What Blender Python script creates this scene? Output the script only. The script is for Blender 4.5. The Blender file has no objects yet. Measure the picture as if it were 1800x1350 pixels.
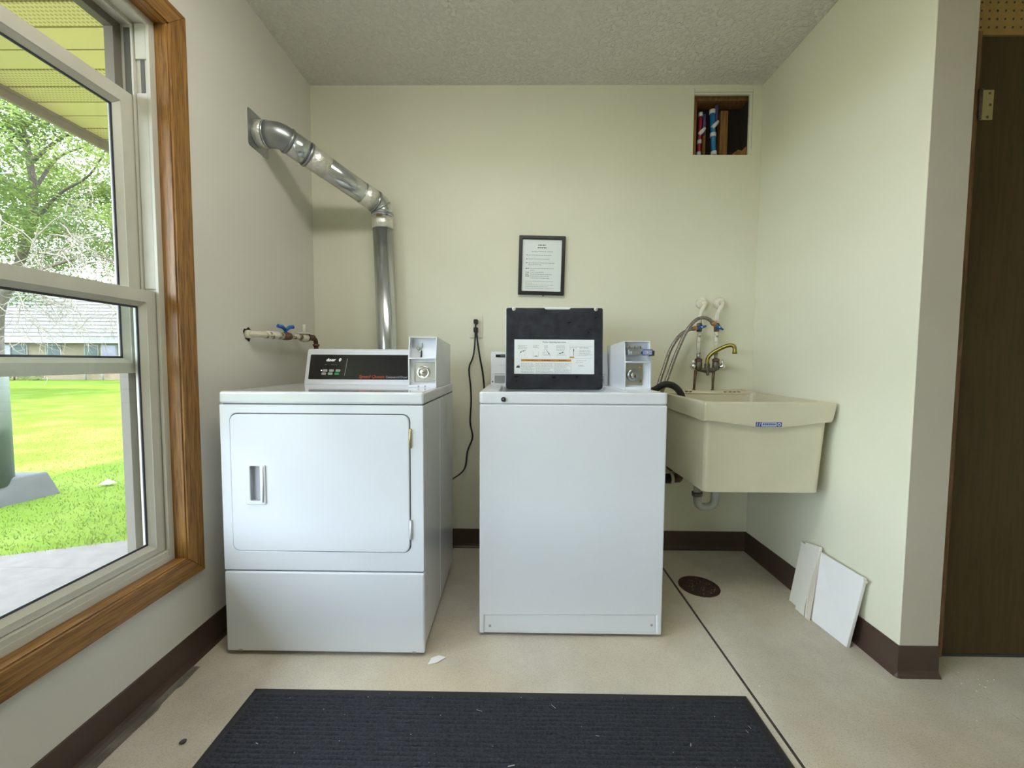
import bpy, bmesh, math, random
from mathutils import Vector, Matrix
import numpy as np

random.seed(7)
scene = bpy.context.scene
col = scene.collection
PI = math.pi

# ------------------------------------------------------------------ camera
CAM = Vector((0.0, -2.1885, 1.0169))
RIGHT = Vector((0.9999116, 0.0117957, 0.0061372))
DOWN = Vector((0.0067751, -0.0548241, -0.9984730))
FWD = Vector((-0.0114412, 0.9984264, -0.0548992))
cd = bpy.data.cameras.new('camera'); cam = bpy.data.objects.new('camera', cd); col.objects.link(cam)
cd.sensor_width = 36.0; cd.sensor_fit = 'HORIZONTAL'; cd.lens = 718.366 / 1800 * 36.0
cd.clip_start = 0.02; cd.clip_end = 300
m = Matrix.Identity(4)
for r in range(3):
    m[r][0] = RIGHT[r]; m[r][1] = -DOWN[r]; m[r][2] = -FWD[r]; m[r][3] = CAM[r]
cam.matrix_world = m
scene.camera = cam

# ------------------------------------------------------------------ sky, sun, exposure
SKY_STRENGTH = 5.6
SUN_STRENGTH = 7.0
LAMP_STRENGTH = 6.8
world = bpy.data.worlds.new('sky'); scene.world = world; world.use_nodes = True
bgn = world.node_tree.nodes['Background']
bgn.inputs[0].default_value = (0.78, 0.88, 1.0, 1); bgn.inputs[1].default_value = SKY_STRENGTH
sl = bpy.data.lights.new('sun', 'SUN'); so = bpy.data.objects.new('sun', sl); col.objects.link(so)
sl.energy = SUN_STRENGTH; sl.angle = math.radians(1.0); sl.color = (1.0, 0.95, 0.86)
sd = Vector((-0.90, 0.38, -0.95)).normalized()          # from over the roof, high
so.rotation_euler = sd.to_track_quat('-Z', 'Y').to_euler(); so.location = (6, -6, 12)
scene.view_settings.view_transform = 'Standard'
scene.view_settings.look = 'None'
scene.view_settings.exposure = 1.12
scene.view_settings.gamma = 1.0
scene.view_settings.use_curve_mapping = False
scene.cycles.max_bounces = 10
scene.cycles.diffuse_bounces = 6
scene.cycles.glossy_bounces = 4
scene.cycles.transparent_max_bounces = 16
scene.cycles.sample_clamp_indirect = 6.0
scene.cycles.use_denoising = True

# ------------------------------------------------------------------ materials
MATS = {}
def nodes_of(name):
    mt = bpy.data.materials.new(name); mt.use_nodes = True
    nt = mt.node_tree; b = nt.nodes['Principled BSDF']
    MATS[name] = mt
    return mt, nt, b

def pm(name, base, rough=0.5, metal=0.0, col2=None, vscale=8.0, vmin=0.35, vmax=0.65, vdetail=4.0, stretch=None,
       bump=0.0, bscale=60.0, bdist=0.002, coat=0.0, spec=0.5, bdetail=3.0, rvar=0.0):
    mt, nt, b = nodes_of(name)
    b.inputs['Base Color'].default_value = (*base, 1)
    b.inputs['Roughness'].default_value = rough
    b.inputs['Metallic'].default_value = metal
    b.inputs['Specular IOR Level'].default_value = spec
    b.inputs['Coat Weight'].default_value = coat
    tc = nt.nodes.new('ShaderNodeTexCoord')
    mp = nt.nodes.new('ShaderNodeMapping'); nt.links.new(tc.outputs['Object'], mp.inputs['Vector'])
    if stretch: mp.inputs['Scale'].default_value = stretch
    if col2 is not None:
        n = nt.nodes.new('ShaderNodeTexNoise'); n.inputs['Scale'].default_value = vscale; n.inputs['Detail'].default_value = vdetail
        nt.links.new(mp.outputs[0], n.inputs['Vector'])
        rp = nt.nodes.new('ShaderNodeValToRGB')
        rp.color_ramp.elements[0].position = vmin; rp.color_ramp.elements[0].color = (*base, 1)
        rp.color_ramp.elements[1].position = vmax; rp.color_ramp.elements[1].color = (*col2, 1)
        nt.links.new(n.outputs['Fac'], rp.inputs['Fac']); nt.links.new(rp.outputs['Color'], b.inputs['Base Color'])
        if rvar:
            ma = nt.nodes.new('ShaderNodeMath'); ma.operation = 'MULTIPLY_ADD'
            ma.inputs[1].default_value = rvar; ma.inputs[2].default_value = rough - rvar / 2
            nt.links.new(n.outputs['Fac'], ma.inputs[0]); nt.links.new(ma.outputs[0], b.inputs['Roughness'])
    if bump:
        n2 = nt.nodes.new('ShaderNodeTexNoise'); n2.inputs['Scale'].default_value = bscale; n2.inputs['Detail'].default_value = bdetail
        nt.links.new(mp.outputs[0], n2.inputs['Vector'])
        bp = nt.nodes.new('ShaderNodeBump'); bp.inputs['Strength'].default_value = bump; bp.inputs['Distance'].default_value = bdist
        nt.links.new(n2.outputs['Fac'], bp.inputs['Height']); nt.links.new(bp.outputs[0], b.inputs['Normal'])
    return mt

pm('wall_paint', (0.735, 0.730, 0.590), 0.55, col2=(0.70, 0.695, 0.56), vscale=2.2, bump=0.12, bscale=220, bdist=0.001)
pm('wall_paint_shaded', (0.56, 0.51, 0.43), 0.55, col2=(0.53, 0.48, 0.405), vscale=3, bump=0.12, bscale=220, bdist=0.001)  # taupe tint, darkened: shade of the wall end put into the colour
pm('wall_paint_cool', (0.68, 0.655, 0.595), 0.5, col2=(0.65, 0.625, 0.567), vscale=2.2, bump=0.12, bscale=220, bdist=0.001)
# textured ceiling: knock-down blobs
mt, nt, b = nodes_of('ceiling_texture')
b.inputs['Base Color'].default_value = (0.74, 0.725, 0.68, 1); b.inputs['Roughness'].default_value = 0.8
tc = nt.nodes.new('ShaderNodeTexCoord')
n1 = nt.nodes.new('ShaderNodeTexNoise'); n1.inputs['Scale'].default_value = 55; n1.inputs['Detail'].default_value = 3; n1.inputs['Distortion'].default_value = 0.6
nt.links.new(tc.outputs['Object'], n1.inputs['Vector'])
rp = nt.nodes.new('ShaderNodeValToRGB'); rp.color_ramp.elements[0].position = 0.46; rp.color_ramp.elements[1].position = 0.64
nt.links.new(n1.outputs['Fac'], rp.inputs['Fac'])
bp = nt.nodes.new('ShaderNodeBump'); bp.inputs['Strength'].default_value = 0.75; bp.inputs['Distance'].default_value = 0.006
nt.links.new(rp.outputs['Color'], bp.inputs['Height']); nt.links.new(bp.outputs[0], b.inputs['Normal'])
# concrete floor: sandy colour, fine speckle, broad rusty-yellow staining
mt, nt, b = nodes_of('concrete')
b.inputs['Roughness'].default_value = 0.62
tc = nt.nodes.new('ShaderNodeTexCoord')
n1 = nt.nodes.new('ShaderNodeTexNoise'); n1.inputs['Scale'].default_value = 2.6; n1.inputs['Detail'].default_value = 7; n1.inputs['Roughness'].default_value = 0.62
n2 = nt.nodes.new('ShaderNodeTexNoise'); n2.inputs['Scale'].default_value = 260; n2.inputs['Detail'].default_value = 4
n3 = nt.nodes.new('ShaderNodeTexNoise'); n3.inputs['Scale'].default_value = 1.9; n3.inputs['Detail'].default_value = 4
for n in (n1, n2, n3): nt.links.new(tc.outputs['Object'], n.inputs['Vector'])
r1 = nt.nodes.new('ShaderNodeValToRGB'); r1.color_ramp.elements[0].position = 0.30; r1.color_ramp.elements[0].color = (0.43, 0.385, 0.32, 1)
r1.color_ramp.elements[1].position = 0.66; r1.color_ramp.elements[1].color = (0.64, 0.595, 0.51, 1)
r3 = nt.nodes.new('ShaderNodeValToRGB'); r3.color_ramp.elements[0].position = 0.44; r3.color_ramp.elements[0].color = (0, 0, 0, 1)
r3.color_ramp.elements[1].position = 0.68; r3.color_ramp.elements[1].color = (0.5, 0.5, 0.5, 1)
mx = nt.nodes.new('ShaderNodeMixRGB'); mx.inputs['Color2'].default_value = (0.56, 0.47, 0.30, 1)
nt.links.new(n1.outputs['Fac'], r1.inputs['Fac']); nt.links.new(n3.outputs['Fac'], r3.inputs['Fac'])
nt.links.new(r1.outputs['Color'], mx.inputs['Color1']); nt.links.new(r3.outputs['Color'], mx.inputs['Fac'])
r2 = nt.nodes.new('ShaderNodeValToRGB'); r2.color_ramp.elements[0].position = 0.34; r2.color_ramp.elements[0].color = (0.62, 0.6, 0.58, 1)
r2.color_ramp.elements[1].position = 0.5; r2.color_ramp.elements[1].color = (1, 1, 1, 1)
nt.links.new(n2.outputs['Fac'], r2.inputs['Fac'])
mu = nt.nodes.new('ShaderNodeMixRGB'); mu.blend_type = 'MULTIPLY'; mu.inputs['Fac'].default_value = 0.50
nt.links.new(mx.outputs[0], mu.inputs['Color1']); nt.links.new(r2.outputs['Color'], mu.inputs['Color2'])
nt.links.new(mu.outputs[0], b.inputs['Base Color'])
bp = nt.nodes.new('ShaderNodeBump'); bp.inputs['Strength'].default_value = 0.15; bp.inputs['Distance'].default_value = 0.001
nt.links.new(n2.outputs['Fac'], bp.inputs['Height']); nt.links.new(bp.outputs[0], b.inputs['Normal'])

def oak(name, stretch, dark=(0.13, 0.055, 0.012), light=(0.36, 0.18, 0.045), rough=0.4):
    mt, nt, b = nodes_of(name)
    tc = nt.nodes.new('ShaderNodeTexCoord'); mp = nt.nodes.new('ShaderNodeMapping'); mp.inputs['Scale'].default_value = stretch
    nt.links.new(tc.outputs['Object'], mp.inputs['Vector'])
    n = nt.nodes.new('ShaderNodeTexNoise'); n.inputs['Scale'].default_value = 6; n.inputs['Detail'].default_value = 6
    n.inputs['Roughness'].default_value = 0.7; n.inputs['Distortion'].default_value = 0.5
    nt.links.new(mp.outputs[0], n.inputs['Vector'])
    rp = nt.nodes.new('ShaderNodeValToRGB')
    rp.color_ramp.elements[0].position = 0.36; rp.color_ramp.elements[0].color = (*dark, 1)
    rp.color_ramp.elements[1].position = 0.60; rp.color_ramp.elements[1].color = (*light, 1)
    nt.links.new(n.outputs['Fac'], rp.inputs['Fac']); nt.links.new(rp.outputs['Color'], b.inputs['Base Color'])
    b.inputs['Roughness'].default_value = rough
    bp = nt.nodes.new('ShaderNodeBump'); bp.inputs['Strength'].default_value = 0.12; bp.inputs['Distance'].default_value = 0.001
    nt.links.new(n.outputs['Fac'], bp.inputs['Height']); nt.links.new(bp.outputs[0], b.inputs['Normal'])
oak('oak_upright', (18, 18, 1.0)); oak('oak_level', (18, 1.0, 18))
oak('door_veneer', (9, 9, 0.7), (0.046, 0.0255, 0.0045), (0.068, 0.040, 0.008), 0.62)
oak('jamb_wood', (14, 14, 1.0), (0.12, 0.055, 0.02), (0.24, 0.12, 0.05), 0.5)
oak('stud_wood', (14, 14, 1.0), (0.13, 0.055, 0.014), (0.27, 0.13, 0.038), 0.8)
pm('cove_base', (0.060, 0.036, 0.026), 0.42, col2=(0.075, 0.047, 0.034), vscale=5)
pm('vinyl_frame', (0.56, 0.545, 0.47), 0.38, col2=(0.52, 0.505, 0.43), vscale=9)
pm('vinyl_dark', (0.10, 0.095, 0.08), 0.6)
pm('gasket', (0.03, 0.035, 0.045), 0.5)
pm('enamel', (0.735, 0.762, 0.815), 0.25, coat=0.3, col2=(0.715, 0.742, 0.797), vscale=3)
pm('enamel_gloss', (0.735, 0.762, 0.815), 0.12, coat=0.7, col2=(0.715, 0.742, 0.797), vscale=3)
pm('enamel_side', (0.72, 0.74, 0.76), 0.18, coat=0.5, col2=(0.70, 0.72, 0.74), vscale=3)
pm('pull_grey', (0.42, 0.43, 0.48), 0.6); pm('gap_dark', (0.05, 0.055, 0.06), 0.7)
pm('black_panel', (0.012, 0.012, 0.014), 0.22)
pm('black_plastic', (0.015, 0.015, 0.016), 0.5)
pm('lid_liner', (0.012, 0.0135, 0.020), 0.32, col2=(0.030, 0.033, 0.046), vscale=24, bump=0.25, bscale=120, bdist=0.001, rvar=0.25)
pm('decal_white', (0.80, 0.84, 0.86), 0.45, col2=(0.78, 0.82, 0.84), vscale=20)
pm('print_grey', (0.33, 0.36, 0.38), 0.6)
pm('print_black', (0.02, 0.022, 0.025), 0.6)
pm('print_orange', (0.62, 0.28, 0.03), 0.5, col2=(0.48, 0.19, 0.03), vscale=60)
pm('print_brown', (0.10, 0.045, 0.012), 0.5)
pm('print_teal', (0.18, 0.42, 0.48), 0.5)
pm('logo_orange', (0.75, 0.09, 0.015), 0.45)
pm('logo_grey', (0.42, 0.42, 0.42), 0.45)
pm('button_grey', (0.36, 0.37, 0.37), 0.5); pm('button_mint', (0.26, 0.42, 0.33), 0.5); pm('button_green', (0.0, 0.25, 0.07), 0.5)
mt, nt, b = nodes_of('led_white'); b.inputs['Base Color'].default_value = (0.9, 0.9, 0.9, 1)
b.inputs['Emission Color'].default_value = (1, 1, 1, 1); b.inputs['Emission Strength'].default_value = 0.45
pm('galvanised', (0.66, 0.69, 0.72), 0.24, 1.0, col2=(0.58, 0.61, 0.64), vscale=5, vmin=0.3, vmax=0.7, rvar=0.08)
pm('galvanised_dull', (0.44, 0.46, 0.48), 0.36, 1.0, col2=(0.36, 0.38, 0.40), vscale=8, vmin=0.3, vmax=0.7, rvar=0.1)
pm('foil_tape', (0.88, 0.87, 0.81), 0.30, 0.75, col2=(0.76, 0.75, 0.69), vscale=70, bump=1.0, bscale=85, bdist=0.004, bdetail=4)
pm('painted_pipe', (0.70, 0.68, 0.56), 0.5, col2=(0.62, 0.59, 0.47), vscale=30, bump=0.3, bscale=60, bdist=0.001)
pm('chipped_pipe', (0.66, 0.64, 0.54), 0.5, col2=(0.24, 0.17, 0.12), vscale=38, vmin=0.56, vmax=0.62)
pm('rusty_iron', (0.075, 0.038, 0.026), 0.7, col2=(0.16, 0.085, 0.055), vscale=45, bump=0.5, bscale=80)
pm('valve_blue', (0.015, 0.10, 0.42), 0.4, col2=(0.02, 0.13, 0.48), vscale=30)
pm('outlet_plastic', (0.72, 0.70, 0.58), 0.4)
pm('cord_black', (0.010, 0.010, 0.011), 0.5)
pm('frame_black', (0.010, 0.010, 0.012), 0.38)
pm('paper_white', (0.74, 0.79, 0.79), 0.35, coat=0.4)
pm('sink_resin', (0.64, 0.605, 0.455), 0.38, col2=(0.60, 0.565, 0.42), vscale=6, bump=0.06, bscale=160)
pm('sink_stain', (0.22, 0.13, 0.07), 0.7); pm('sticker_red', (0.50, 0.08, 0.03), 0.5)
pm('label_blue', (0.035, 0.075, 0.26), 0.4); pm('label_pale', (0.55, 0.57, 0.74), 0.4)
pm('old_brass', (0.36, 0.29, 0.070), 0.34, 1.0, col2=(0.24, 0.19, 0.055), vscale=40, rvar=0.2)
pm('dark_brass', (0.12, 0.115, 0.10), 0.5, 0.8, col2=(0.19, 0.16, 0.12), vscale=60, bump=0.4, bscale=120)
pm('tarnish', (0.22, 0.14, 0.07), 0.55, 0.7, col2=(0.12, 0.09, 0.06), vscale=40)
pm('chrome', (0.75, 0.75, 0.74), 0.12, 1.0)
pm('steel_plate', (0.50, 0.49, 0.43), 0.32, 0.9, col2=(0.44, 0.42, 0.36), vscale=12)
pm('braided_steel', (0.34, 0.32, 0.29), 0.42, 0.9, col2=(0.20, 0.185, 0.165), vscale=160, vmin=0.42, vmax=0.58)
pm('copper_nut', (0.55, 0.30, 0.18), 0.35, 0.9)
pm('rubber_hose', (0.018, 0.017, 0.017), 0.55, bump=0.2, bscale=100)
pm('abs_pipe', (0.02, 0.02, 0.02), 0.5)
pm('pvc_grey', (0.42, 0.43, 0.38), 0.4, col2=(0.33, 0.34, 0.29), vscale=18)
pm('cavity', (0.022, 0.014, 0.009), 0.9)
pm('pex_red', (0.42, 0.02, 0.045), 0.35); pm('pex_blue', (0.01, 0.17, 0.42), 0.35); pm('pex_white', (0.62, 0.62, 0.66), 0.4)
pm('pex_violet', (0.10, 0.08, 0.28), 0.4)
pm('brass_yellow', (0.62, 0.50, 0.10), 0.35, 0.8)
pm('plaster_board', (0.80, 0.80, 0.80), 0.7, col2=(0.77, 0.77, 0.78), vscale=5)
pm('plaster_old', (0.73, 0.72, 0.66), 0.7, col2=(0.70, 0.69, 0.63), vscale=5)
pm('plaster_core', (0.62, 0.57, 0.49), 0.9, bump=0.5, bscale=90)
pm('rust_grate', (0.032, 0.015, 0.009), 0.8, col2=(0.075, 0.034, 0.019), vscale=60, bump=0.6, bscale=140)
pm('mat_pile', (0.012, 0.014, 0.020), 0.95, col2=(0.032, 0.036, 0.048), vscale=170, vmin=0.35, vmax=0.7, bump=0.8, bscale=220, bdist=0.003)
pm('mat_rubber', (0.014, 0.014, 0.017), 0.65)
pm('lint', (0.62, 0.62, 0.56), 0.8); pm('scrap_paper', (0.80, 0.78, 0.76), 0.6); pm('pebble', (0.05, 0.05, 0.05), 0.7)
pm('floor_seam', (0.075, 0.058, 0.045), 0.85, col2=(0.04, 0.032, 0.026), vscale=40)
pm('old_tile_edge', (0.085, 0.07, 0.055), 0.8, col2=(0.20, 0.175, 0.14), vscale=26, stretch=(1, 0.4, 1))
pm('pegboard', (0.40, 0.25, 0.075), 0.6, col2=(0.36, 0.22, 0.062), vscale=30)
pm('hinge_brass', (0.52, 0.43, 0.22), 0.4, 0.7)
# outdoors
def perforated(name, c, hole, pitch):
    mt, nt, b = nodes_of(name); b.inputs['Roughness'].default_value = 0.6
    tc = nt.nodes.new('ShaderNodeTexCoord'); mp = nt.nodes.new('ShaderNodeMapping'); mp.inputs['Scale'].default_value = (1 / pitch, 1 / pitch, 0)
    v = nt.nodes.new('ShaderNodeTexVoronoi'); v.inputs['Scale'].default_value = 1; v.inputs['Randomness'].default_value = 0
    rp = nt.nodes.new('ShaderNodeValToRGB'); rp.color_ramp.elements[0].position = 0.27; rp.color_ramp.elements[0].color = (*hole, 1)
    rp.color_ramp.elements[1].position = 0.34; rp.color_ramp.elements[1].color = (*c, 1)
    nt.links.new(tc.outputs['Object'], mp.inputs[0]); nt.links.new(mp.outputs[0], v.inputs['Vector']); nt.links.new(v.outputs['Distance'], rp.inputs['Fac']); nt.links.new(rp.outputs[0], b.inputs['Base Color'])
perforated('soffit_vented', (0.58, 0.52, 0.22), (0.36, 0.32, 0.11), 0.016)
pm('soffit', (0.58, 0.52, 0.22), 0.55); pm('fascia', (0.22, 0.18, 0.145), 0.6); pm('soffit_hole', (0.30, 0.29, 0.10), 0.7)
pm('lawn', (0.082, 0.128, 0.018), 0.9, spec=0.0, col2=(0.125, 0.165, 0.036), vscale=1.4, vmin=0.4, vmax=0.7, bump=0.5, bscale=40, bdist=0.03)
pm('walk_concrete', (0.118, 0.103, 0.097), 0.85, spec=0.1, col2=(0.140, 0.124, 0.115), vscale=14, bump=0.2, bscale=120)
pm('shingle', (0.066, 0.060, 0.060), 0.85, col2=(0.078, 0.072, 0.072), vscale=3)
pm('far_brick', (0.15, 0.115, 0.070), 0.85, col2=(0.17, 0.135, 0.085), vscale=6)
pm('far_shutter', (0.035, 0.050, 0.050), 0.6); pm('far_trim', (0.20, 0.20, 0.19), 0.6)
pm('far_pane', (0.10, 0.09, 0.15), 0.15)
pm('bark', (0.055, 0.042, 0.034), 0.9, col2=(0.085, 0.068, 0.055), vscale=9, stretch=(4, 4, 1))
pm('dry_twig', (0.125, 0.106, 0.088), 0.85)
pm('pedestal_paint', (0.085, 0.105, 0.10), 0.5); pm('footing', (0.115, 0.115, 0.113), 0.9, spec=0.1, col2=(0.10, 0.10, 0.10), vscale=9)
pm('outer_trim', (0.17, 0.15, 0.12), 0.6); pm('outer_wall', (0.55, 0.50, 0.36), 0.85)

def leafy(name, c, tr):
    mt, nt, b = nodes_of(name)
    out = nt.nodes['Material Output']; d = nt.nodes.new('ShaderNodeBsdfDiffuse'); t = nt.nodes.new('ShaderNodeBsdfTranslucent'); mx = nt.nodes.new('ShaderNodeMixShader')
    d.inputs[0].default_value = (*c, 1); t.inputs[0].default_value = (*tr, 1); mx.inputs[0].default_value = 0.45
    nt.links.new(d.outputs[0], mx.inputs[1]); nt.links.new(t.outputs[0], mx.inputs[2]); nt.links.new(mx.outputs[0], out.inputs[0]); nt.nodes.remove(b)
leafy('leaf_a', (0.115, 0.165, 0.05), (0.21, 0.275, 0.08)); leafy('leaf_b', (0.15, 0.20, 0.07), (0.28, 0.33, 0.11)); leafy('leaf_c', (0.085, 0.135, 0.055), (0.15, 0.215, 0.075))
leafy('grass_blade', (0.085, 0.135, 0.026), (0.14, 0.19, 0.036))
# thin window glass: clear with fresnel reflection
mt, nt, b = nodes_of('window_glass'); out = nt.nodes['Material Output']
t = nt.nodes.new('ShaderNodeBsdfTransparent'); t.inputs[0].default_value = (0.96, 0.98, 0.97, 1)
g = nt.nodes.new('ShaderNodeBsdfGlossy'); g.inputs['Roughness'].default_value = 0.0
lw = nt.nodes.new('ShaderNodeLayerWeight'); pw = nt.nodes.new('ShaderNodeMath'); pw.operation = 'POWER'; pw.inputs[1].default_value = 5.0
fr = nt.nodes.new('ShaderNodeMath'); fr.operation = 'MULTIPLY_ADD'; fr.inputs[1].default_value = 0.45; fr.inputs[2].default_value = 0.025
nt.links.new(lw.outputs['Facing'], pw.inputs[0]); nt.links.new(pw.outputs[0], fr.inputs[0]); mx = nt.nodes.new('ShaderNodeMixShader')
nt.links.new(fr.outputs[0], mx.inputs[0]); nt.links.new(t.outputs[0], mx.inputs[1]); nt.links.new(g.outputs[0], mx.inputs[2]); nt.links.new(mx.outputs[0], out.inputs[0]); nt.nodes.remove(b)
mt, nt, b = nodes_of('lamp_diffuser'); b.inputs['Base Color'].default_value = (0.9, 0.9, 0.88, 1)
b.inputs['Emission Color'].default_value = (1.0, 0.97, 0.88, 1); b.inputs['Emission Strength'].default_value = LAMP_STRENGTH

# ------------------------------------------------------------------ mesh helpers
WORLD = {}                                   # world origin of every object made here
def empty(name, loc, label=None, cat=None, group=None, kind=None):
    o = bpy.data.objects.new(name, None); col.objects.link(o); o.location = loc; o.empty_display_size = 0.05
    WORLD[o] = Vector(loc); tag(o, label, cat, group, kind); return o
def tag(o, label=None, cat=None, group=None, kind=None):
    if label: o['label'] = label
    if cat: o['category'] = cat
    if group: o['group'] = group
    if kind: o['kind'] = kind
    return o

def rr(x0, x1, z0, z1, r, n=5):
    pts = []
    for cx, cz, a0 in ((x1 - r, z0 + r, -PI / 2), (x1 - r, z1 - r, 0), (x0 + r, z1 - r, PI / 2), (x0 + r, z0 + r, PI)):
        for i in range(n + 1):
            a = a0 + i * PI / 2 / n; pts.append((cx + r * math.cos(a), cz + r * math.sin(a)))
    return pts
def fillet(pts, r, n=6):
    pts = [Vector(p) for p in pts]; out = [pts[0]]
    for i in range(1, len(pts) - 1):
        a, b, c = pts[i - 1], pts[i], pts[i + 1]
        d1 = (a - b); d2 = (c - b); rr_ = min(r, d1.length * 0.48, d2.length * 0.48)
        p = b + d1.normalized() * rr_; q = b + d2.normalized() * rr_
        for k in range(n + 1):
            t = k / n; out.append((1 - t) ** 2 * p + 2 * t * (1 - t) * b + t * t * q)
    out.append(pts[-1]); return out
def smooth_path(pts, n=6):
    P = [Vector(p) for p in pts]; P = [2 * P[0] - P[1]] + P + [2 * P[-1] - P[-2]]; out = []
    for i in range(1, len(P) - 2):
        for k in range(n):
            t = k / n; a, b, c, d = P[i - 1], P[i], P[i + 1], P[i + 2]
            out.append(0.5 * ((2 * b) + (c - a) * t + (2 * a - 5 * b + 4 * c - d) * t * t + (3 * b - a - 3 * c + d) * t ** 3))
    out.append(P[-2]); return out

class MB:
    def __init__(s, xf=None): s.v = []; s.f = []; s.s = []; s.xf = xf
    def add(s, vs, fs, smooth=False):
        o = len(s.v); s.v += [tuple(p) for p in vs]; s.f += [tuple(i + o for i in f) for f in fs]; s.s += [smooth] * len(fs); return s
    def box(s, x0, x1, y0, y1, z0, z1):
        return s.add([(x, y, z) for x in (x0, x1) for y in (y0, y1) for z in (z0, z1)],
                     [(0, 1, 3, 2), (4, 6, 7, 5), (0, 4, 5, 1), (2, 3, 7, 6), (0, 2, 6, 4), (1, 5, 7, 3)])
    @staticmethod
    def _p(axis, u, w, d): return {'x': (d, u, w), 'y': (u, d, w), 'z': (u, w, d)}[axis]
    def prism(s, poly, axis, a, b, smooth=False):
        n = len(poly); vs = [s._p(axis, u, w, a) for u, w in poly] + [s._p(axis, u, w, b) for u, w in poly]
        s.add(vs, [tuple(range(n)), tuple(range(2 * n - 1, n - 1, -1))])
        return s.add(vs, [(i, (i + 1) % n, n + (i + 1) % n, n + i) for i in range(n)], smooth)
    def ring(s, outer, inner, axis, a, b):
        n = len(outer); vs = [s._p(axis, u, w, d) for d in (a, b) for poly in (outer, inner) for u, w in poly]
        fs = []
        for i in range(n):
            j = (i + 1) % n
            fs += [(i, j, n + j, n + i), (2 * n + i, 3 * n + i, 3 * n + j, 2 * n + j), (i, 2 * n + i, 2 * n + j, j), (n + i, n + j, 3 * n + j, 3 * n + i)]
        return s.add(vs, fs)
    def tube(s, pts, r, seg=12, caps=True, closed=False):
        P = [Vector(p) for p in pts]; n = len(P); R = r if isinstance(r, (list, tuple)) else [r] * n
        T = []
        for i in range(n):
            a = P[i - 1] if (i or closed) else P[i]; c = P[(i + 1) % n] if (i < n - 1 or closed) else P[i]
            T.append((c - a).normalized())
        ref = Vector((0, 0, 1)) if abs(T[0].z) < 0.9 else Vector((1, 0, 0)); nrm = (ref - T[0] * ref.dot(T[0])).normalized(); vs = []
        for i in range(n):
            nrm = (nrm - T[i] * nrm.dot(T[i])).normalized(); bi = T[i].cross(nrm)
            for k in range(seg):
                a = 2 * PI * k / seg; vs.append(P[i] + (nrm * math.cos(a) + bi * math.sin(a)) * R[i])
        fs = []
        for i in range(n if closed else n - 1):
            for k in range(seg):
                j = (i + 1) % n; k2 = (k + 1) % seg; fs.append((i * seg + k, i * seg + k2, j * seg + k2, j * seg + k))
        s.add(vs, fs, True)
        if caps and not closed: s.add(vs, [tuple(range(seg - 1, -1, -1)), tuple(range((n - 1) * seg, n * seg))])
        return s
    def lathe(s, prof, origin, axis, seg=20):
        ax = Vector(axis).normalized(); o = Vector(origin); ref = Vector((0, 0, 1)) if abs(ax.z) < 0.9 else Vector((1, 0, 0))
        u = ref.cross(ax).normalized(); w = ax.cross(u); n = len(prof); vs = []
        for r, h in prof:
            for k in range(seg):
                a = 2 * PI * k / seg; vs.append(o + ax * h + (u * math.cos(a) + w * math.sin(a)) * r)
        fs = [(i * seg + k, i * seg + (k + 1) % seg, (i + 1) * seg + (k + 1) % seg, (i + 1) * seg + k) for i in range(n - 1) for k in range(seg)]
        s.add(vs, fs, False)
        for t in range(len(s.s) - len(fs), len(s.s)): s.s[t] = True
        caps = []
        if prof[0][0] > 1e-5: caps.append(tuple(range(seg - 1, -1, -1)))
        if prof[-1][0] > 1e-5: caps.append(tuple(range((n - 1) * seg, n * seg)))
        if caps: s.add(vs, caps)
        return s
    def cyl(s, a, b, r, seg=20): return s.tube([a, b], r, seg)
    def loft(s, loops, cap0=True, cap1=True, smooth=False):
        n = len(loops[0]); vs = [p for L in loops for p in L]
        s.add(vs, [(i * n + k, i * n + (k + 1) % n, (i + 1) * n + (k + 1) % n, (i + 1) * n + k) for i in range(len(loops) - 1) for k in range(n)], smooth)
        c = []
        if cap0: c.append(tuple(range(n - 1, -1, -1)))
        if cap1: c.append(tuple(range((len(loops) - 1) * n, len(loops) * n)))
        if c: s.add(vs, c)
        return s
    def build(s, name, mat, parent=None, bevel=0.0, seg=2, fix=True, kind=None, merge=True):
        me = bpy.data.meshes.new(name); vs = [Vector(p) for p in s.v]
        if s.xf: vs = [Vector(s.xf(p)) for p in vs]
        lo = Vector([min(p[i] for p in vs) for i in range(3)]); hi = Vector([max(p[i] for p in vs) for i in range(3)])
        c = Vector(((lo.x + hi.x) / 2, (lo.y + hi.y) / 2, lo.z))
        me.from_pydata([p - c for p in vs], [], s.f)
        me.polygons.foreach_set('use_smooth', s.s)
        me.validate()
        if fix:
            bm = bmesh.new(); bm.from_mesh(me)
            if merge: bmesh.ops.remove_doubles(bm, verts=bm.verts, dist=1e-6)
            bmesh.ops.recalc_face_normals(bm, faces=bm.faces); bm.to_mesh(me); bm.free()
        me.materials.append(MATS[mat])
        o = bpy.data.objects.new(name, me); col.objects.link(o); WORLD[o] = c
        if parent is not None: o.parent = parent; o.location = c - WORLD[parent]
        else: o.location = c
        if bevel:
            md = o.modifiers.new('bevel', 'BEVEL'); md.width = bevel; md.segments = seg; md.limit_method = 'ANGLE'; md.angle_limit = math.radians(40)
        if kind: o['kind'] = kind
        return o

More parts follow.
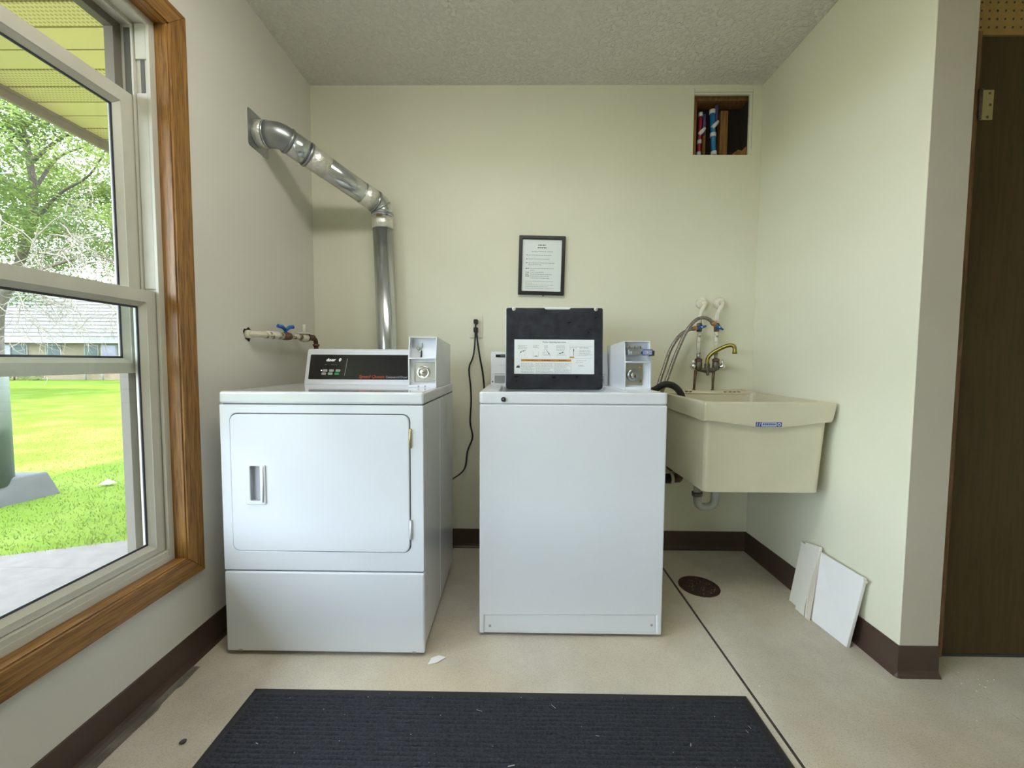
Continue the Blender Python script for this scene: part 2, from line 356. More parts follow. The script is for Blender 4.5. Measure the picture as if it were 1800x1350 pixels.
def text(s, name, size, loc, mat, parent, rot=(PI / 2, 0, 0), align='LEFT', shear=0.0, weight=0.0, sx=1.0, depth=0.0002):
    cu = bpy.data.curves.new(name, 'FONT'); cu.body = s; cu.size = size; cu.align_x = align; cu.shear = shear; cu.extrude = depth; cu.offset = weight
    cu.resolution_u = 3
    t_ = bpy.data.objects.new(name + '_outline', cu); col.objects.link(t_); bpy.context.view_layer.update()
    me = bpy.data.meshes.new_from_object(t_.evaluated_get(bpy.context.evaluated_depsgraph_get()))
    bpy.data.objects.remove(t_); bpy.data.curves.remove(cu)
    me.materials.clear(); me.materials.append(MATS[mat])
    o = bpy.data.objects.new(name, me); col.objects.link(o); o.parent = parent; o.location = Vector(loc) - WORLD[parent]
    o.rotation_euler = rot; o.scale = (sx, 1, 1); WORLD[o] = Vector(loc); return o

XL, XR, YE, XE, CE = -1.083, 1.251, -0.891, 1.376, 2.44
YF, XFAR = -3.9, 3.2                       # the room goes on behind the camera
WT = 0.15

# ------------------------------------------------------------------ the room shell
# floor slabs with an open control joint between them
JX = 0.731
f = MB()
f.box(XL - WT, JX - 0.0055, YF - 0.1, 0.15, -0.12, 0.0)
f.box(JX + 0.0055, 1.4485, YF - 0.1, 0.15, -0.12, 0.0)
f.box(1.4505, XFAR + 0.1, YF - 0.1, 0.15, -0.12, 0.0)
floor = f.build('floor', 'concrete', kind='structure')
MB().box(JX - 0.0055, JX + 0.0055, YF, 0.1, -0.05, -0.003).build('joint_filler', 'floor_seam', floor)
MB().box(1.4485, 1.4505, YF, 0.1, -0.05, -0.0012).build('hairline_joint', 'floor_seam', floor)

WIN = [(-2.02, -0.897), (-3.33, -2.20)]; WZ0, WZ1 = 0.365, 2.041
w = MB(); ys = [0.12]
for a, b_ in WIN: ys += [b_, a]
ys.append(YF - 0.1)
for i in range(0, len(ys), 2): w.box(XL - WT, XL, ys[i + 1], ys[i], -0.35, CE)
for a, b_ in WIN:
    w.box(XL - WT, XL, a, b_, -0.35, WZ0); w.box(XL - WT, XL, a, b_, WZ1, CE)
w.build('wall_left', 'wall_paint_cool', kind='structure', merge=False)
HX0, HX1, HZ0, HZ1 = 0.903, 1.188, 2.091, 2.392
w = MB(); BT = 0.013
w.box(XL, HX0, 0, BT, 0, CE); w.box(HX1, XR + 0.06, 0, BT, 0, CE); w.box(HX0, HX1, 0, BT, 0, HZ0); w.box(HX0, HX1, 0, BT, HZ1, CE)
w.box(XL, HX0 - 0.05, BT, 0.13, 0, CE); w.box(HX0 - 0.05, XE, BT, 0.13, 0, HZ0 - 0.1); w.box(HX0 - 0.05, XE, 0.115, 0.13, HZ0 - 0.1, CE)
w.box(HX1 + 0.03, XE, BT, 0.115, HZ0 - 0.1, CE)
wall_back = w.build('wall_back', 'wall_paint', kind='structure', merge=False)
wr = MB().box(XR, XE, YE, 0.0, 0, CE).build('wall_right', 'wall_paint', kind='structure', bevel=0.003)
MB().box(XR + 0.002, XE, YE - 0.0008, YE, 0.1, CE).build('end_face', 'wall_paint_shaded', wr)  # thin darker sheet, carries the end's shade in its colour
w = MB(); DX0, DZ1, DY = 1.487, 2.068, -0.80
w.box(XE, 1.452, DY + 0.01, DY + 0.12, 0, CE); w.box(2.40, XFAR, DY + 0.01, DY + 0.12, 0, CE); w.box(1.452, 2.40, DY + 0.02, DY + 0.12, DZ1 + 0.012, CE)
w.build('wall_hall', 'wall_paint', kind='structure')
MB().box(XFAR, XFAR + 0.1, YF - 0.1, DY + 0.12, 0, CE).build('wall_far', 'wall_paint', kind='structure')
MB().box(XL - WT, XFAR + 0.1, YF - 0.1, YF, 0, CE).build('wall_front', 'wall_paint', kind='structure')
MB().box(XL - WT, XFAR + 0.1, YF - 0.1, 0.15, CE, CE + 0.12).build('ceiling', 'ceiling_texture', kind='structure')

# cove base: vertical face, small toe
def cove(name, p0, p1, nrm, h=0.1018):
    p0 = Vector(p0); p1 = Vector(p1); n = Vector(nrm)
    prof = [(0, 0), (0.016, 0), (0.0155, 0.003), (0.008, 0.010), (0.0042, 0.020), (0.0035, h - 0.003), (0.002, h), (0, h)]
    L = [[p + n * a + Vector((0, 0, z)) for a, z in prof] for p in (p0, p1)]
    return MB().loft(L)
cove('b', (XL, YF, 0), (XL, 0, 0), (1, 0, 0)).build('baseboard_left', 'cove_base', kind='structure')
cove('b', (XL, 0, 0), (XR, 0, 0), (0, -1, 0)).build('baseboard_back', 'cove_base', kind='structure')
bb = cove('b', (XR, 0, 0), (XR, YE - 0.004, 0), (-1, 0, 0)).build('baseboard_right', 'cove_base', kind='structure')
cove('b', (XR - 0.004, YE, 0), (XE + 0.003, YE, 0), (0, -1, 0)).build('end_piece', 'cove_base', bb)
MB().lathe([(0.016, 0), (0.0155, 0.003), (0.008, 0.010), (0.0042, 0.020), (0.0037, 0.099), (0.002, 0.1018)], (XR, YE, 0), (0, 0, 1), 20).build('corner_bend', 'cove_base', bb)
# strip of torn-up old flooring left along the window wall
rs = random.Random(3); m_ = MB(); L_ = []; y = -0.90
while y > -2.4:
    a = 0.030 + rs.uniform(-0.004, 0.007); L_.append([(XL + 0.012, y, 0.0003), (XL + 0.012 + a, y, 0.0003), (XL + 0.012 + a * 0.92, y, 0.0016), (XL + 0.012, y, 0.0022)]); y -= rs.uniform(0.012, 0.06)
m_.loft(L_)
m_.build('trim_1', 'old_tile_edge', kind='structure')

# ------------------------------------------------------------------ windows (oak casing, greige vinyl, double hung)
def mitred(name, mats, parent, y0, y1, z0, z1, wd, xa, xb, bevel=0.002):
    yo0, yo1, zo0, zo1 = y0 - wd, y1 + wd, z0 - wd, z1 + wd
    for poly, mt_ in (([(yo0, zo0), (yo1, zo0), (y1, z0), (y0, z0)], mats[1]), ([(yo0, zo1), (y0, z1), (y1, z1), (yo1, zo1)], mats[1]),
                      ([(yo1, zo0), (yo1, zo1), (y1, z1), (y1, z0)], mats[0]), ([(yo0, zo0), (y0, z0), (y0, z1), (yo0, zo1)], mats[0])):
        MB().prism(poly, 'x', xa, xb).build(name, mt_, parent, bevel=bevel)
def sash(parent, name, y0, y1, z0, z1, xi, th, st, rt, rb):
    """one sash frame whose room face is at xi; stiles st, top rail rt, bottom rail rb"""
    xo = xi - th
    m1 = MB(); gz0, gz1, gy0, gy1 = z0 + rb, z1 - rt, y0 + st, y1 - st
    m1.prism([(y0, z0), (y0 + st, z0 + rb), (y0 + st, z1 - rt), (y0, z1)], 'x', xo, xi); m1.prism([(y1, z0), (y1, z1), (y1 - st, z1 - rt), (y1 - st, z0 + rb)], 'x', xo, xi)
    m1.prism([(y0, z0), (y1, z0), (y1 - st, z0 + rb), (y0 + st, z0 + rb)], 'x', xo, xi); m1.prism([(y0, z1), (y0 + st, z1 - rt), (y1 - st, z1 - rt), (y1, z1)], 'x', xo, xi)
    s_ = m1.build(name, 'vinyl_frame', parent, bevel=0.0012)
    # sloped glazing bead, dark gasket and the pane
    b1 = MB(); d = 0.013; xm = xi - 0.014
    o = [(gy0, gz0), (gy1, gz0), (gy1, gz1), (gy0, gz1)]; i_ = [(gy0 + d, gz0 + d), (gy1 - d, gz0 + d), (gy1 - d, gz1 - d), (gy0 + d, gz1 - d)]
    vs = [(xi - 0.002, u, v) for u, v in o] + [(xm, u, v) for u, v in i_] + [(xo + 0.004, u, v) for u, v in i_] + [(xo + 0.002, u, v) for u, v in o]
    b1.add(vs, [(a * 4 + k, a * 4 + (k + 1) % 4, (a + 1) * 4 + (k + 1) % 4, (a + 1) * 4 + k) for a in range(3) for k in range(4)]); b1.build('glazing_bead', 'vinyl_frame', s_)
    g1 = MB(); e = d + 0.006; i2 = [(gy0 + e, gz0 + e), (gy1 - e, gz0 + e), (gy1 - e, gz1 - e), (gy0 + e, gz1 - e)]
    g1.ring(i_, i2, 'x', xm - 0.004, xm - 0.001); g1.build('gasket', 'gasket', s_)
    MB().box(xm - 0.006, xm - 0.003, gy0 + d, gy1 - d, gz0 + d, gz1 - d).build('pane', 'window_glass', s_)
    return s_
def window(n, y0, y1, drop):
    root = empty(f'window_{n}', (XL, (y0 + y1) / 2, WZ0), kind='structure')
    mitred('casing', ('oak_upright', 'oak_level'), root, y0, y1, WZ0, WZ1, 0.066, XL, XL + 0.016)
    J = 0.012                                                     # jamb liner boards
    z0, z1 = WZ0, WZ1; xa, xb = XL - 0.030, XL + 0.010
    MB().box(xa, xb, y1 - 0.004, y1 + J, z0, z1).build('jamb', 'oak_upright', root, bevel=0.001); MB().box(xa, xb, y0 - J, y0 + 0.004, z0, z1).build('jamb', 'oak_upright', root, bevel=0.001)
    MB().box(xa, xb, y0, y1, z1 - 0.004, z1 + J).build('jamb', 'oak_level', root, bevel=0.001); MB().box(xa, xb, y0, y1, z0 - J, z0 + 0.004).build('jamb', 'oak_level', root, bevel=0.001)
    # main vinyl frame: lip, inner track, parting stop, outer track, outer stop
    fr_ = MB(); ya, yb, za, zb = y0 + 0.004, y1 - 0.004, z0 + 0.004, z1 - 0.004
    def rect(i): return [(ya + i, za + i), (yb - i, za + i), (yb - i, zb - i), (ya + i, zb - i)]
    o = rect(0)
    for xa_, xb_, d in ((XL - 0.038, XL - 0.028, 0.020), (XL - 0.078, XL - 0.038, 0.010), (XL - 0.084, XL - 0.078, 0.020), (XL - 0.122, XL - 0.084, 0.010)):
        fr_.ring(o, rect(d), 'x', xa_, xb_)
    MB().ring(o, rect(0.034), 'x', XL - 0.150, XL - 0.122).build('outer_stop', 'outer_trim', root, bevel=0.0008)
    fr_.box(XL - 0.122, XL - 0.03, ya, yb, za, za + 0.036)
    fr_.build('frame', 'vinyl_frame', root, bevel=0.0008, merge=False)
    # balance shoe cover and slot in the inner track, head end
    MB().box(XL - 0.075, XL - 0.041, yb - 0.016, yb - 0.010, zb - 0.115, zb - 0.012).build('track_cover', 'vinyl_frame', root, bevel=0.001)
    MB().box(XL - 0.064, XL - 0.052, yb - 0.0112, yb - 0.010, zb - 0.215, zb - 0.115).build('track_slot', 'vinyl_dark', root)
    MB().box(XL - 0.075, XL - 0.041, yb - 0.016, yb - 0.010, 1.235, zb - 0.215).build('track_cover', 'vinyl_frame', root, bevel=0.001)
    MB().box(XL - 0.112, XL - 0.094, yb - 0.0112, yb - 0.010, zb - 0.26, zb - 0.02).build('track_slot', 'vinyl_dark', root)
    a, b_ = y0 + 0.016, y1 - 0.016
    sash(root, 'lower_sash', a, b_, WZ0 + 0.042, 1.226, XL - 0.041, 0.034, 0.038, 0.037, 0.020)
    sash(root, 'upper_sash', a, b_, 0.975 + drop, 1.815 + drop, XL - 0.086, 0.032, 0.045, 0.040, 0.032)
    return root
window(1, *WIN[0], 0.0)
window(2, *WIN[1], 0.20)  # unseen, added further along the wall to let in more daylight

# ------------------------------------------------------------------ hall door, frame, pegboard over it
dr = empty('door_1', (1.9, DY, 0), kind='structure')
MB().box(DX0, 2.36, DY, DY + 0.042, 0.010, DZ1).build('slab', 'door_veneer', dr, bevel=0.002)
MB().box(1.452, DX0 - 0.003, DY - 0.004, DY + 0.115, 0, DZ1 + 0.014).build('jamb', 'jamb_wood', dr); MB().box(2.363, 2.40, DY - 0.004, DY + 0.115, 0, DZ1 + 0.014).build('jamb', 'jamb_wood', dr)
hz = 1.8545
hg = MB().box(DX0 + 0.006, DX0 + 0.047, DY - 0.0025, DY, hz - 0.047, hz + 0.047).build('hinge', 'hinge_brass', dr, bevel=0.0008)
MB().cyl((DX0, DY - 0.006, hz - 0.047), (DX0, DY - 0.006, hz + 0.047), 0.006, 10).build('knuckle', 'dark_brass', hg)
for a, z in ((0.033, 0.036), (0.037, 0.0), (0.030, -0.038)):
    MB().cyl((DX0 + a, DY - 0.0032, hz + z), (DX0 + a, DY - 0.0024, hz + z), 0.0042, 10).build('screw', 'dark_brass', hg)
MB().box(DX0 + 0.0, 2.36, DY - 0.001, DY + 0.04, 0.0005, 0.009).build('threshold_gap', 'gap_dark', dr)
pb = MB().box(1.44, 2.42, DY - 0.002, DY + 0.018, DZ1 + 0.003, CE).build('trim_2', 'pegboard', kind='structure')
hl = MB()
for i in range(36):
    for k in range(14):
        x, z = 1.452 + i * 0.0254, DZ1 + 0.026 + k * 0.0254
        hl.lathe([(0.0034, 0), (0.0034, 0.0006)], (x, DY - 0.002, z), (0, -1, 0), 8)
hl.build('peg_hole', 'gap_dark', pb, kind='stuff', fix=False)

# ------------------------------------------------------------------ ceiling lamp (behind the camera's view)
LX, LY = -0.15, -1.45
cl = empty('ceiling_lamp', (LX, LY, CE - 0.09), 'long white wraparound ceiling lamp behind the viewer', 'lamp')
MB().box(LX - 0.62, LX + 0.62, LY - 0.16, LY + 0.16, CE - 0.025, CE).build('housing', 'enamel', cl, bevel=0.004)
MB().prism([(LY - 0.15, CE - 0.025), (LY - 0.13, CE - 0.075), (LY + 0.13, CE - 0.075), (LY + 0.15, CE - 0.025)], 'x', LX - 0.60, LX + 0.60).build('diffuser', 'lamp_diffuser', cl)

# ================================================================== clothes dryer
DXL, DXR, DYF, DYB, DZ = -0.9935, -0.309, -0.843, -0.20, 0.9123
dy_ = empty('clothes_dryer', ((DXL + DXR) / 2, (DYF + DYB) / 2, 0), 'white coin-operated front-loading dryer with black control console', 'dryer')
MB().box(DXL + 0.004, DXR - 0.004, DYF + 0.022, DYB, 0.020, 0.868).build('cabinet', 'enamel_side', dy_, bevel=0.003)
for x in (DXL + 0.05, DXR - 0.05):
    for y in (DYF + 0.06, DYB - 0.05): MB().cyl((x, y, 0), (x, y, 0.024), 0.016, 12).build('foot', 'black_plastic', dy_)
MB().box(DXL, DXR, DYF, DYB, 0.871, DZ).build('top', 'enamel_gloss', dy_, bevel=0.008, seg=3)
MB().box(DXL + 0.006, DXR - 0.006, DYF + 0.012, DYB + 0.003, 0.862, 0.874).build('top_gap', 'gap_dark', dy_)
dO = rr(-0.9595, -0.3535, 0.3675, 0.840, 0.026, 6)
MB().ring(rr(DXL + 0.001, DXR - 0.001, 0.3015, 0.8685, 0.004, 6), dO, 'y', DYF + 0.001, DYF + 0.024).build('front_panel', 'enamel', dy_, bevel=0.002)
MB().ring(rr(-0.965, -0.348, 0.362, 0.846, 0.02, 6), rr(-0.90, -0.84, 0.50, 0.70, 0.004, 6), 'y', DYF + 0.018, DYF + 0.0225).build('door_gap', 'gap_dark', dy_)
door = MB().ring(rr(-0.9565, -0.3565, 0.3705, 0.837, 0.024, 6), rr(-0.8920, -0.8575, 0.542, 0.663, 0.005, 6), 'y', DYF - 0.003, DYF + 0.017).build('door', 'enamel', dy_, bevel=0.003)
MB().ring(rr(-0.908, -0.8395, 0.532, 0.667, 0.006, 4), rr(-0.8910, -0.8580, 0.5435, 0.6625, 0.005, 4), 'y', DYF - 0.0075, DYF - 0.002).build('pull_handle', 'enamel', door, bevel=0.0025)
q = MB(); q.box(-0.8918, -0.8577, DYF + 0.008, DYF + 0.010, 0.5422, 0.6628); q.box(-0.8918, -0.8906, DYF - 0.0025, DYF + 0.008, 0.5422, 0.6628); q.box(-0.8589, -0.8577, DYF - 0.0025, DYF + 0.008, 0.5422, 0.6628)
q.box(-0.8906, -0.8589, DYF - 0.0025, DYF + 0.008, 0.5422, 0.5434); q.box(-0.8906, -0.8589, DYF - 0.0025, DYF + 0.008, 0.6616, 0.6628); q.build('pull_recess', 'pull_grey', door, merge=False)
MB().tube([(-0.8485, DYF - 0.0078, 0.540), (-0.8470, DYF - 0.0090, 0.600), (-0.8485, DYF - 0.0078, 0.660)], 0.0028, 10).build('pull_lip', 'enamel', door)
for z0, z1, mt_ in ((0.726, 0.791, 'hinge_brass'), (0.415, 0.482, 'enamel_side')):
    h_ = MB().box(-0.3565, -0.3490, DYF - 0.0035, DYF + 0.004, z0, z1); h_.cyl((-0.3530, DYF - 0.003, z0), (-0.3530, DYF - 0.003, z1), 0.0032, 10); h_.build('hinge', mt_, door)
MB().box(DXL, DXR, DYF, DYF + 0.023, 0.014, 0.2965).build('lower_panel', 'enamel', dy_, bevel=0.006, seg=3)
MB().box(DXL + 0.006, DXR - 0.006, DYF + 0.008, DYF + 0.024, 0.290, 0.308).build('panel_gap', 'gap_dark', dy_)
for x in (-0.945, -0.345): MB().box(x - 0.006, x + 0.006, DYF - 0.002, DYF + 0.002, 0.016, 0.022).build('clip', 'steel_plate', dy_)
# pressed seam and bracket outline on the right side
MB().box(DXR - 0.0045, DXR - 0.0028, -0.535, -0.527, 0.03, 0.86).build('side_seam', 'enamel', dy_, bevel=0.0005)
# console
CX0, CX1 = -0.925, -0.424
cprof = [(-0.425, DZ - 0.001), (-0.423, DZ + 0.010), (-0.385, 1.062), (-0.372, 1.068), (-0.23, 1.06), (-0.22, DZ - 0.001)]
con = MB().prism(cprof, 'x', CX0, CX1).build('console', 'enamel', dy_, bevel=0.003)
def cface(u, w_, d):                                               # x, distance up the slope, depth off the face
    a = math.atan2(0.038, 0.1397); return (u, -0.423 + w_ * math.sin(a) - d * math.cos(a), DZ + 0.010 + w_ * math.cos(a) + d * math.sin(a))
tilt = PI / 2 - math.atan2(0.038, 0.1397)
fp = MB(lambda p: cface(p[0], p[2], -p[1])); fp.prism(rr(-0.908, CX1 - 0.002, 0.013, 0.124, 0.004, 3), 'y', -0.0018, 0.0); face = fp.build('face_panel', 'black_panel', con)
def on_face(x0, x1, w0, w1, name, mt_, d=0.0030, r=0.002):
    q = MB(lambda p: cface(p[0], p[2], -p[1])); q.prism(rr(x0, x1, w0, w1, r, 2), 'y', -d, -0.0018); return q.build(name, mt_, con)
bx = [(-0.848, -0.828), (-0.820, -0.800), (-0.791, -0.771)]
for r_, (w0, mts) in enumerate(((0.0465, ('button_grey', 'button_grey', 'button_mint')), (0.0325, ('button_grey', 'button_mint', 'button_green')))):
    for (x0, x1), mt_ in zip(bx, mts):
        on_face(x0 - 0.004 * r_, x1 - 0.004 * r_, w0, w0 + 0.0105, 'button', mt_)
        on_face(x0 + 0.004 - 0.004 * r_, x1 - 0.004 - 0.004 * r_, w0 + 0.004, w0 + 0.0065, 'button_legend', 'print_grey', 0.0032, 0.0008)
on_face(-0.856, -0.8512, 0.0495, 0.0545, 'indicator_light', 'led_white', 0.0028, 0.002)
q = MB(lambda p: cface(p[0], p[2], -p[1])); q.prism([(-0.7515, 0.029), (-0.7503, 0.029), (-0.7435, 0.107), (-0.7450, 0.107)], 'y', -0.0022, -0.0018); q.build('divider_line', 'print_grey', con)
def face_text(s, name, size, x, w_, mt_, **k):
    return text(s, name, size, cface(x, w_, 0.0020), mt_, con, rot=(tilt, 0, 0), **k)
face_text('door', 'display_word', 0.0205, -0.838, 0.0935, 'led_white', shear=0.25, sx=0.98)
face_text('0', 'display_digit', 0.0205, -0.783, 0.0935, 'led_white', shear=0.25, sx=0.95)
for x in (-0.838, -0.808, -0.793): on_face(x - 0.006, x + 0.006, 0.0775, 0.0785, 'unlit_mark', 'print_grey', 0.0020, 0.0003)
for k_ in (0.0, 0.0005): face_text('Speed Queen', 'brand_lettering', 0.0180, -0.688 + k_, 0.0195, 'logo_orange', shear=0.25, sx=1.13)
face_text('Commercial Dryer', 'model_lettering', 0.0142, -0.5695, 0.0195, 'logo_grey', sx=0.86)

def coin_box(parent, x0, x1, yf, yb, z0, zm, z1, zb, lean, side):
    """open-fronted coin meter: side cheeks, roof, shelf and two recessed bays; returns the shell"""
    t = 0.0035; prof = [(yf, z0), (yf, zm), (yf + lean, z1), (yb, zb), (yb, z0)]
    q = MB()
    for a, b_ in ((x0, x0 + t), (x1 - t, x1)): q.prism(prof, 'x', a, b_)
    q.prism([(yf + lean, z1), (yb, zb), (yb, zb - t), (yf + lean, z1 - t)], 'x', x0 + t, x1 - t)
    q.box(x0 + t, x1 - t, yf, yf + 0.05, zm - 0.003, zm + 0.003)                       # shelf
    q.box(x0 + t, x1 - t, yf, yb, z0, z0 + 0.010)                                     # floor
    q.prism([(yf + 0.045, zm), (yf + lean + 0.030, z1 - t), (yf + lean + 0.034, z1 - t), (yf + 0.049, zm)], 'x', x0 + t, x1 - t)  # back of upper bay
    q.box(x0 + t, x1 - t, yf + 0.022, yf + 0.026, z0 + 0.008, zm)                     # back of lower bay
    q.box(x0 + t, x1 - t, yb - t, yb, z0, zb - t)
    return q.build('coin_box', 'enamel', parent, bevel=0.0012, merge=False)
cb = coin_box(dy_, -0.4225, -0.3135, -0.602, -0.262, DZ, 1.027, 1.112, 1.094, 0.020, 1)
# coin slot with bracket and price plate in the upper bay
MB().box(-0.3835, -0.3785, -0.560, -0.556, 1.032, 1.058).build('coin_slot', 'print_black', cb)
MB().tube([(-0.3855, -0.561, 1.032), (-0.3845, -0.561, 1.062), (-0.3775, -0.556, 1.072), (-0.3785, -0.548, 1.100)], 0.0022, 8).build('coin_guide', 'chrome', cb)
MB().lathe([(0.007, 0), (0.007, 0.004), (0.004, 0.006)], (-0.392, -0.560, 1.066), (0, -1, 0.2), 12).build('return_knob', 'steel_plate', cb)
MB().box(-0.3685, -0.3465, -0.5492, -0.548, 1.083, 1.096).build('price_plate', 'enamel_side', cb)
MB().box(-0.3635, -0.3515, -0.5500, -0.5492, 1.0875, 1.0915).build('plate_print', 'print_grey', cb)
lp = MB().box(-0.4035, -0.3175, -0.584, -0.5795, 0.933, 1.012).build('lock_plate', 'steel_plate', cb, bevel=0.002)
MB().box(-0.4035, -0.398, -0.586, -0.583, 0.936, 1.009).build('plate_hinge', 'chrome', cb)
MB().lathe([(0.0265, 0), (0.0265, 0.003), (0.0245, 0.0055), (0.0165, 0.0055), (0.0155, 0.001)], (-0.366, -0.584, 0.972), (0, -1, 0), 28).build('lock_ring', 'chrome', cb)
MB().lathe([(0.0150, 0), (0.0150, 0.005), (0.013, 0.007), (0.0001, 0.007)], (-0.366, -0.584, 0.972), (0, -1, 0), 24).build('lock_cylinder', 'steel_plate', cb)
MB().box(-0.3715, -0.3605, -0.5918, -0.5908, 0.971, 0.9735).build('keyhole', 'print_black', cb)
for z in (0.944, 1.002): MB().lathe([(0.0035, 0), (0.0035, 0.002), (0.0015, 0.003)], (-0.323, -0.584, z), (0, -1, 0), 10).build('screw', 'chrome', cb)
for x in (-0.383, -0.357): MB().lathe([(0.0040, 0), (0.0040, 0.0008)], (x, -0.602, DZ + 0.0055), (0, -1, 0), 10).build('vent_hole', 'print_grey', cb)

# ================================================================== washing machine
WXL, WXR, WYF, WYB, WZ = -0.1335, 0.541, -0.728, -0.085, 0.9076
wm = empty('washing_machine', ((WXL + WXR) / 2, (WYF + WYB) / 2, 0), 'white coin-operated top-loading washer with its lid standing open', 'washer')
MB().ring(rr(WXL + 0.003, WXR - 0.003, WYF + 0.004, WYB, 0.006, 4), rr(WXL + 0.006, WXR - 0.006, WYF + 0.008, WYB - 0.004, 0.004, 4), 'z', 0.012, 0.864).build('cabinet', 'enamel', wm)
fo = [(WXL + 0.001, 0.010), (WXL + 0.019, 0.010), (WXL + 0.021, 0.079), (WXR - 0.021, 0.087), (WXR - 0.019, 0.012), (WXR - 0.001, 0.012), (WXR - 0.001, 0.8625), (WXL + 0.001, 0.8625)]
MB().prism(fo, 'y', WYF, WYF + 0.016).build('front_panel', 'enamel', wm, bevel=0.005, seg=3)
MB().prism([(WXL + 0.0225, 0.014), (WXR - 0.021, 0.020), (WXR - 0.0235, 0.0855), (WXL + 0.0245, 0.0775)], 'y', WYF + 0.003, WYF + 0.012).build('kick_panel', 'enamel', wm, bevel=0.003)
for x, z in ((-0.093, 0.038), (0.504, 0.049)): MB().lathe([(0.0048, 0), (0.0048, 0.0015), (0.003, 0.003)], (x, WYF + 0.003, z), (0, -1, 0), 12).build('screw', 'galvanised_dull', wm)
for x in (WXL + 0.05, WXR - 0.05):
    for y in (WYF + 0.06, WYB - 0.06): MB().cyl((x, y, 0), (x, y, 0.03), 0.016, 12).build('foot', 'black_plastic', wm)
MB().box(WXL + 0.007, WXR - 0.007, WYF + 0.012, WYB - 0.006, 0.857, 0.870).build('top_gap', 'gap_dark', wm)
OX0, OX1, OY0, OY1 = -0.066, 0.406, -0.692, -0.318
MB().ring(rr(WXL, WXR, WYF - 0.001, WYB, 0.012, 5), rr(OX0, OX1, OY0, OY1, 0.02, 5), 'z', 0.8655, WZ).build('top_deck', 'enamel', wm, bevel=0.006, seg=3)
MB().ring(rr(OX0 - 0.004, OX1 + 0.004, OY0 - 0.004, OY1 + 0.004, 0.02, 5), rr(OX0 + 0.02, OX1 - 0.02, OY0 + 0.02, OY1 - 0.002, 0.03, 5), 'z', 0.868, 0.872).build('lid_ledge', 'enamel_side', wm)
MB().lathe([(0.165, 0), (0.175, 0.30), (0.172, 0.30), (0.160, 0.005), (0.0001, 0.005)], ((OX0 + OX1) / 2, (OY0 + OY1) / 2, 0.55), (0, 0, 1), 28).build('tub', 'galvanised_dull', wm)
MB().lathe([(0.0085, 0), (0.0085, 0.008), (0.006, 0.009), (0.005, 0.004), (0.0001, 0.004)], (-0.047, WYF, 0.8815), (0, -1, 0), 16).build('lid_lock', 'black_plastic', wm)
MB().lathe([(0.0045, 0), (0.0035, 0.0015), (0.0001, 0.0015)], (-0.0465, WYF - 0.005, 0.8820), (0, -1, 0), 10).build('lock_core', 'galvanised_dull', wm)
# lid, hinged at the back of the opening and leaning back a little
LC, LYH, LZH, LT = 0.1690, -0.338, 0.889, math.radians(4.5)
def lidf(u, d, w_): return (LC + u, LYH + w_ * math.sin(LT) - d * math.cos(LT), LZH + w_ * math.cos(LT) + d * math.sin(LT))
LF = lambda p: lidf(p[0], -p[1], p[2])                             # author with y = -depth toward the viewer
q = MB(LF); q.prism(rr(-0.2215, 0.2215, 0.0, 0.378, 0.016, 5), 'y', -0.002, 0.016); lid = q.build('lid', 'enamel', wm, bevel=0.004)
q = MB(LF); a = 0.2185
lin = [(-a + 0.012, 0.003), (a - 0.012, 0.003), (a - 0.003, 0.007), (a, 0.018), (a, 0.366), (a - 0.004, 0.372), (a - 0.030, 0.3725), (0.074, 0.3725), (0.066, 0.366), (-0.040, 0.366), (-0.048, 0.3725), (-a + 0.03, 0.3725), (-a + 0.004, 0.372), (-a, 0.366), (-a, 0.018), (-a + 0.003, 0.007)]
q.prism(lin, 'y', -0.014, -0.002); q.build('lid_liner', 'lid_liner', lid, bevel=0.004, seg=3)
for u in (-0.184, 0.186):
    q = MB(LF); q.lathe([(0.0085, 0), (0.0085, 0.005), (0.004, 0.008), (0.0001, 0.008)], (u, -0.012, 0.3655), (0, -1, 0), 14); q.build('lid_bumper', 'outlet_plastic', lid)
    q = MB(LF); q.lathe([(0.0030, 0), (0.0030, 0.0006)], (u, -0.0200, 0.3655), (0, -1, 0), 8); q.build('bumper_screw', 'print_grey', lid)
LB0, LB1, LW0, LW1, LD = -0.1805, 0.179, 0.0720, 0.2275, 0.0146
q = MB(LF); q.box(LB0, LB1, -LD, -0.0138, LW0, LW1); lab = q.build('instruction_label', 'decal_white', lid)
def prt(x0, x1, w0, w1, mt_='print_grey', name='print', d=0.0003):
    """label coordinates: x 0..1 across, w 0..1 up"""
    X = lambda t: LB0 + t * (LB1 - LB0); W = lambda t: LW0 + t * (LW1 - LW0)
    q_ = MB(LF); q_.box(X(x0), X(x1), -LD - d, -LD + 0.0001, W(w0), W(w1)); return q_.build(name, mt_, lid)
def lines(x0, x1, w_top, rows, step, seed, mt_='print_grey', h=0.011, name='text_lines'):
    rs_ = random.Random(seed); X = lambda t: LB0 + t * (LB1 - LB0); W = lambda t: LW0 + t * (LW1 - LW0); q_ = MB(LF)
    for r_ in range(rows):
        x = x0; end = x1 - rs_.uniform(0, 0.35) * (x1 - x0) * (rs_.random() < 0.6); w0 = w_top - r_ * step
        while x < end:
            L = rs_.uniform(0.008, 0.028); q_.box(X(x), X(min(x + L, end)), -LD - 0.0003, -LD + 0.0001, W(w0), W(w0 + h)); x += L + 0.006
    return q_.build(name, mt_, lid, fix=False, kind='stuff')
text('Washer Operating Instructions', 'label_title', 0.0098, lidf(0.5 * (LB0 + LB1), LD + 0.0003, LW0 + 0.905 * (LW1 - LW0)), 'print_black', lid, rot=(PI / 2 - LT, 0, 0), align='CENTER', sx=0.86)
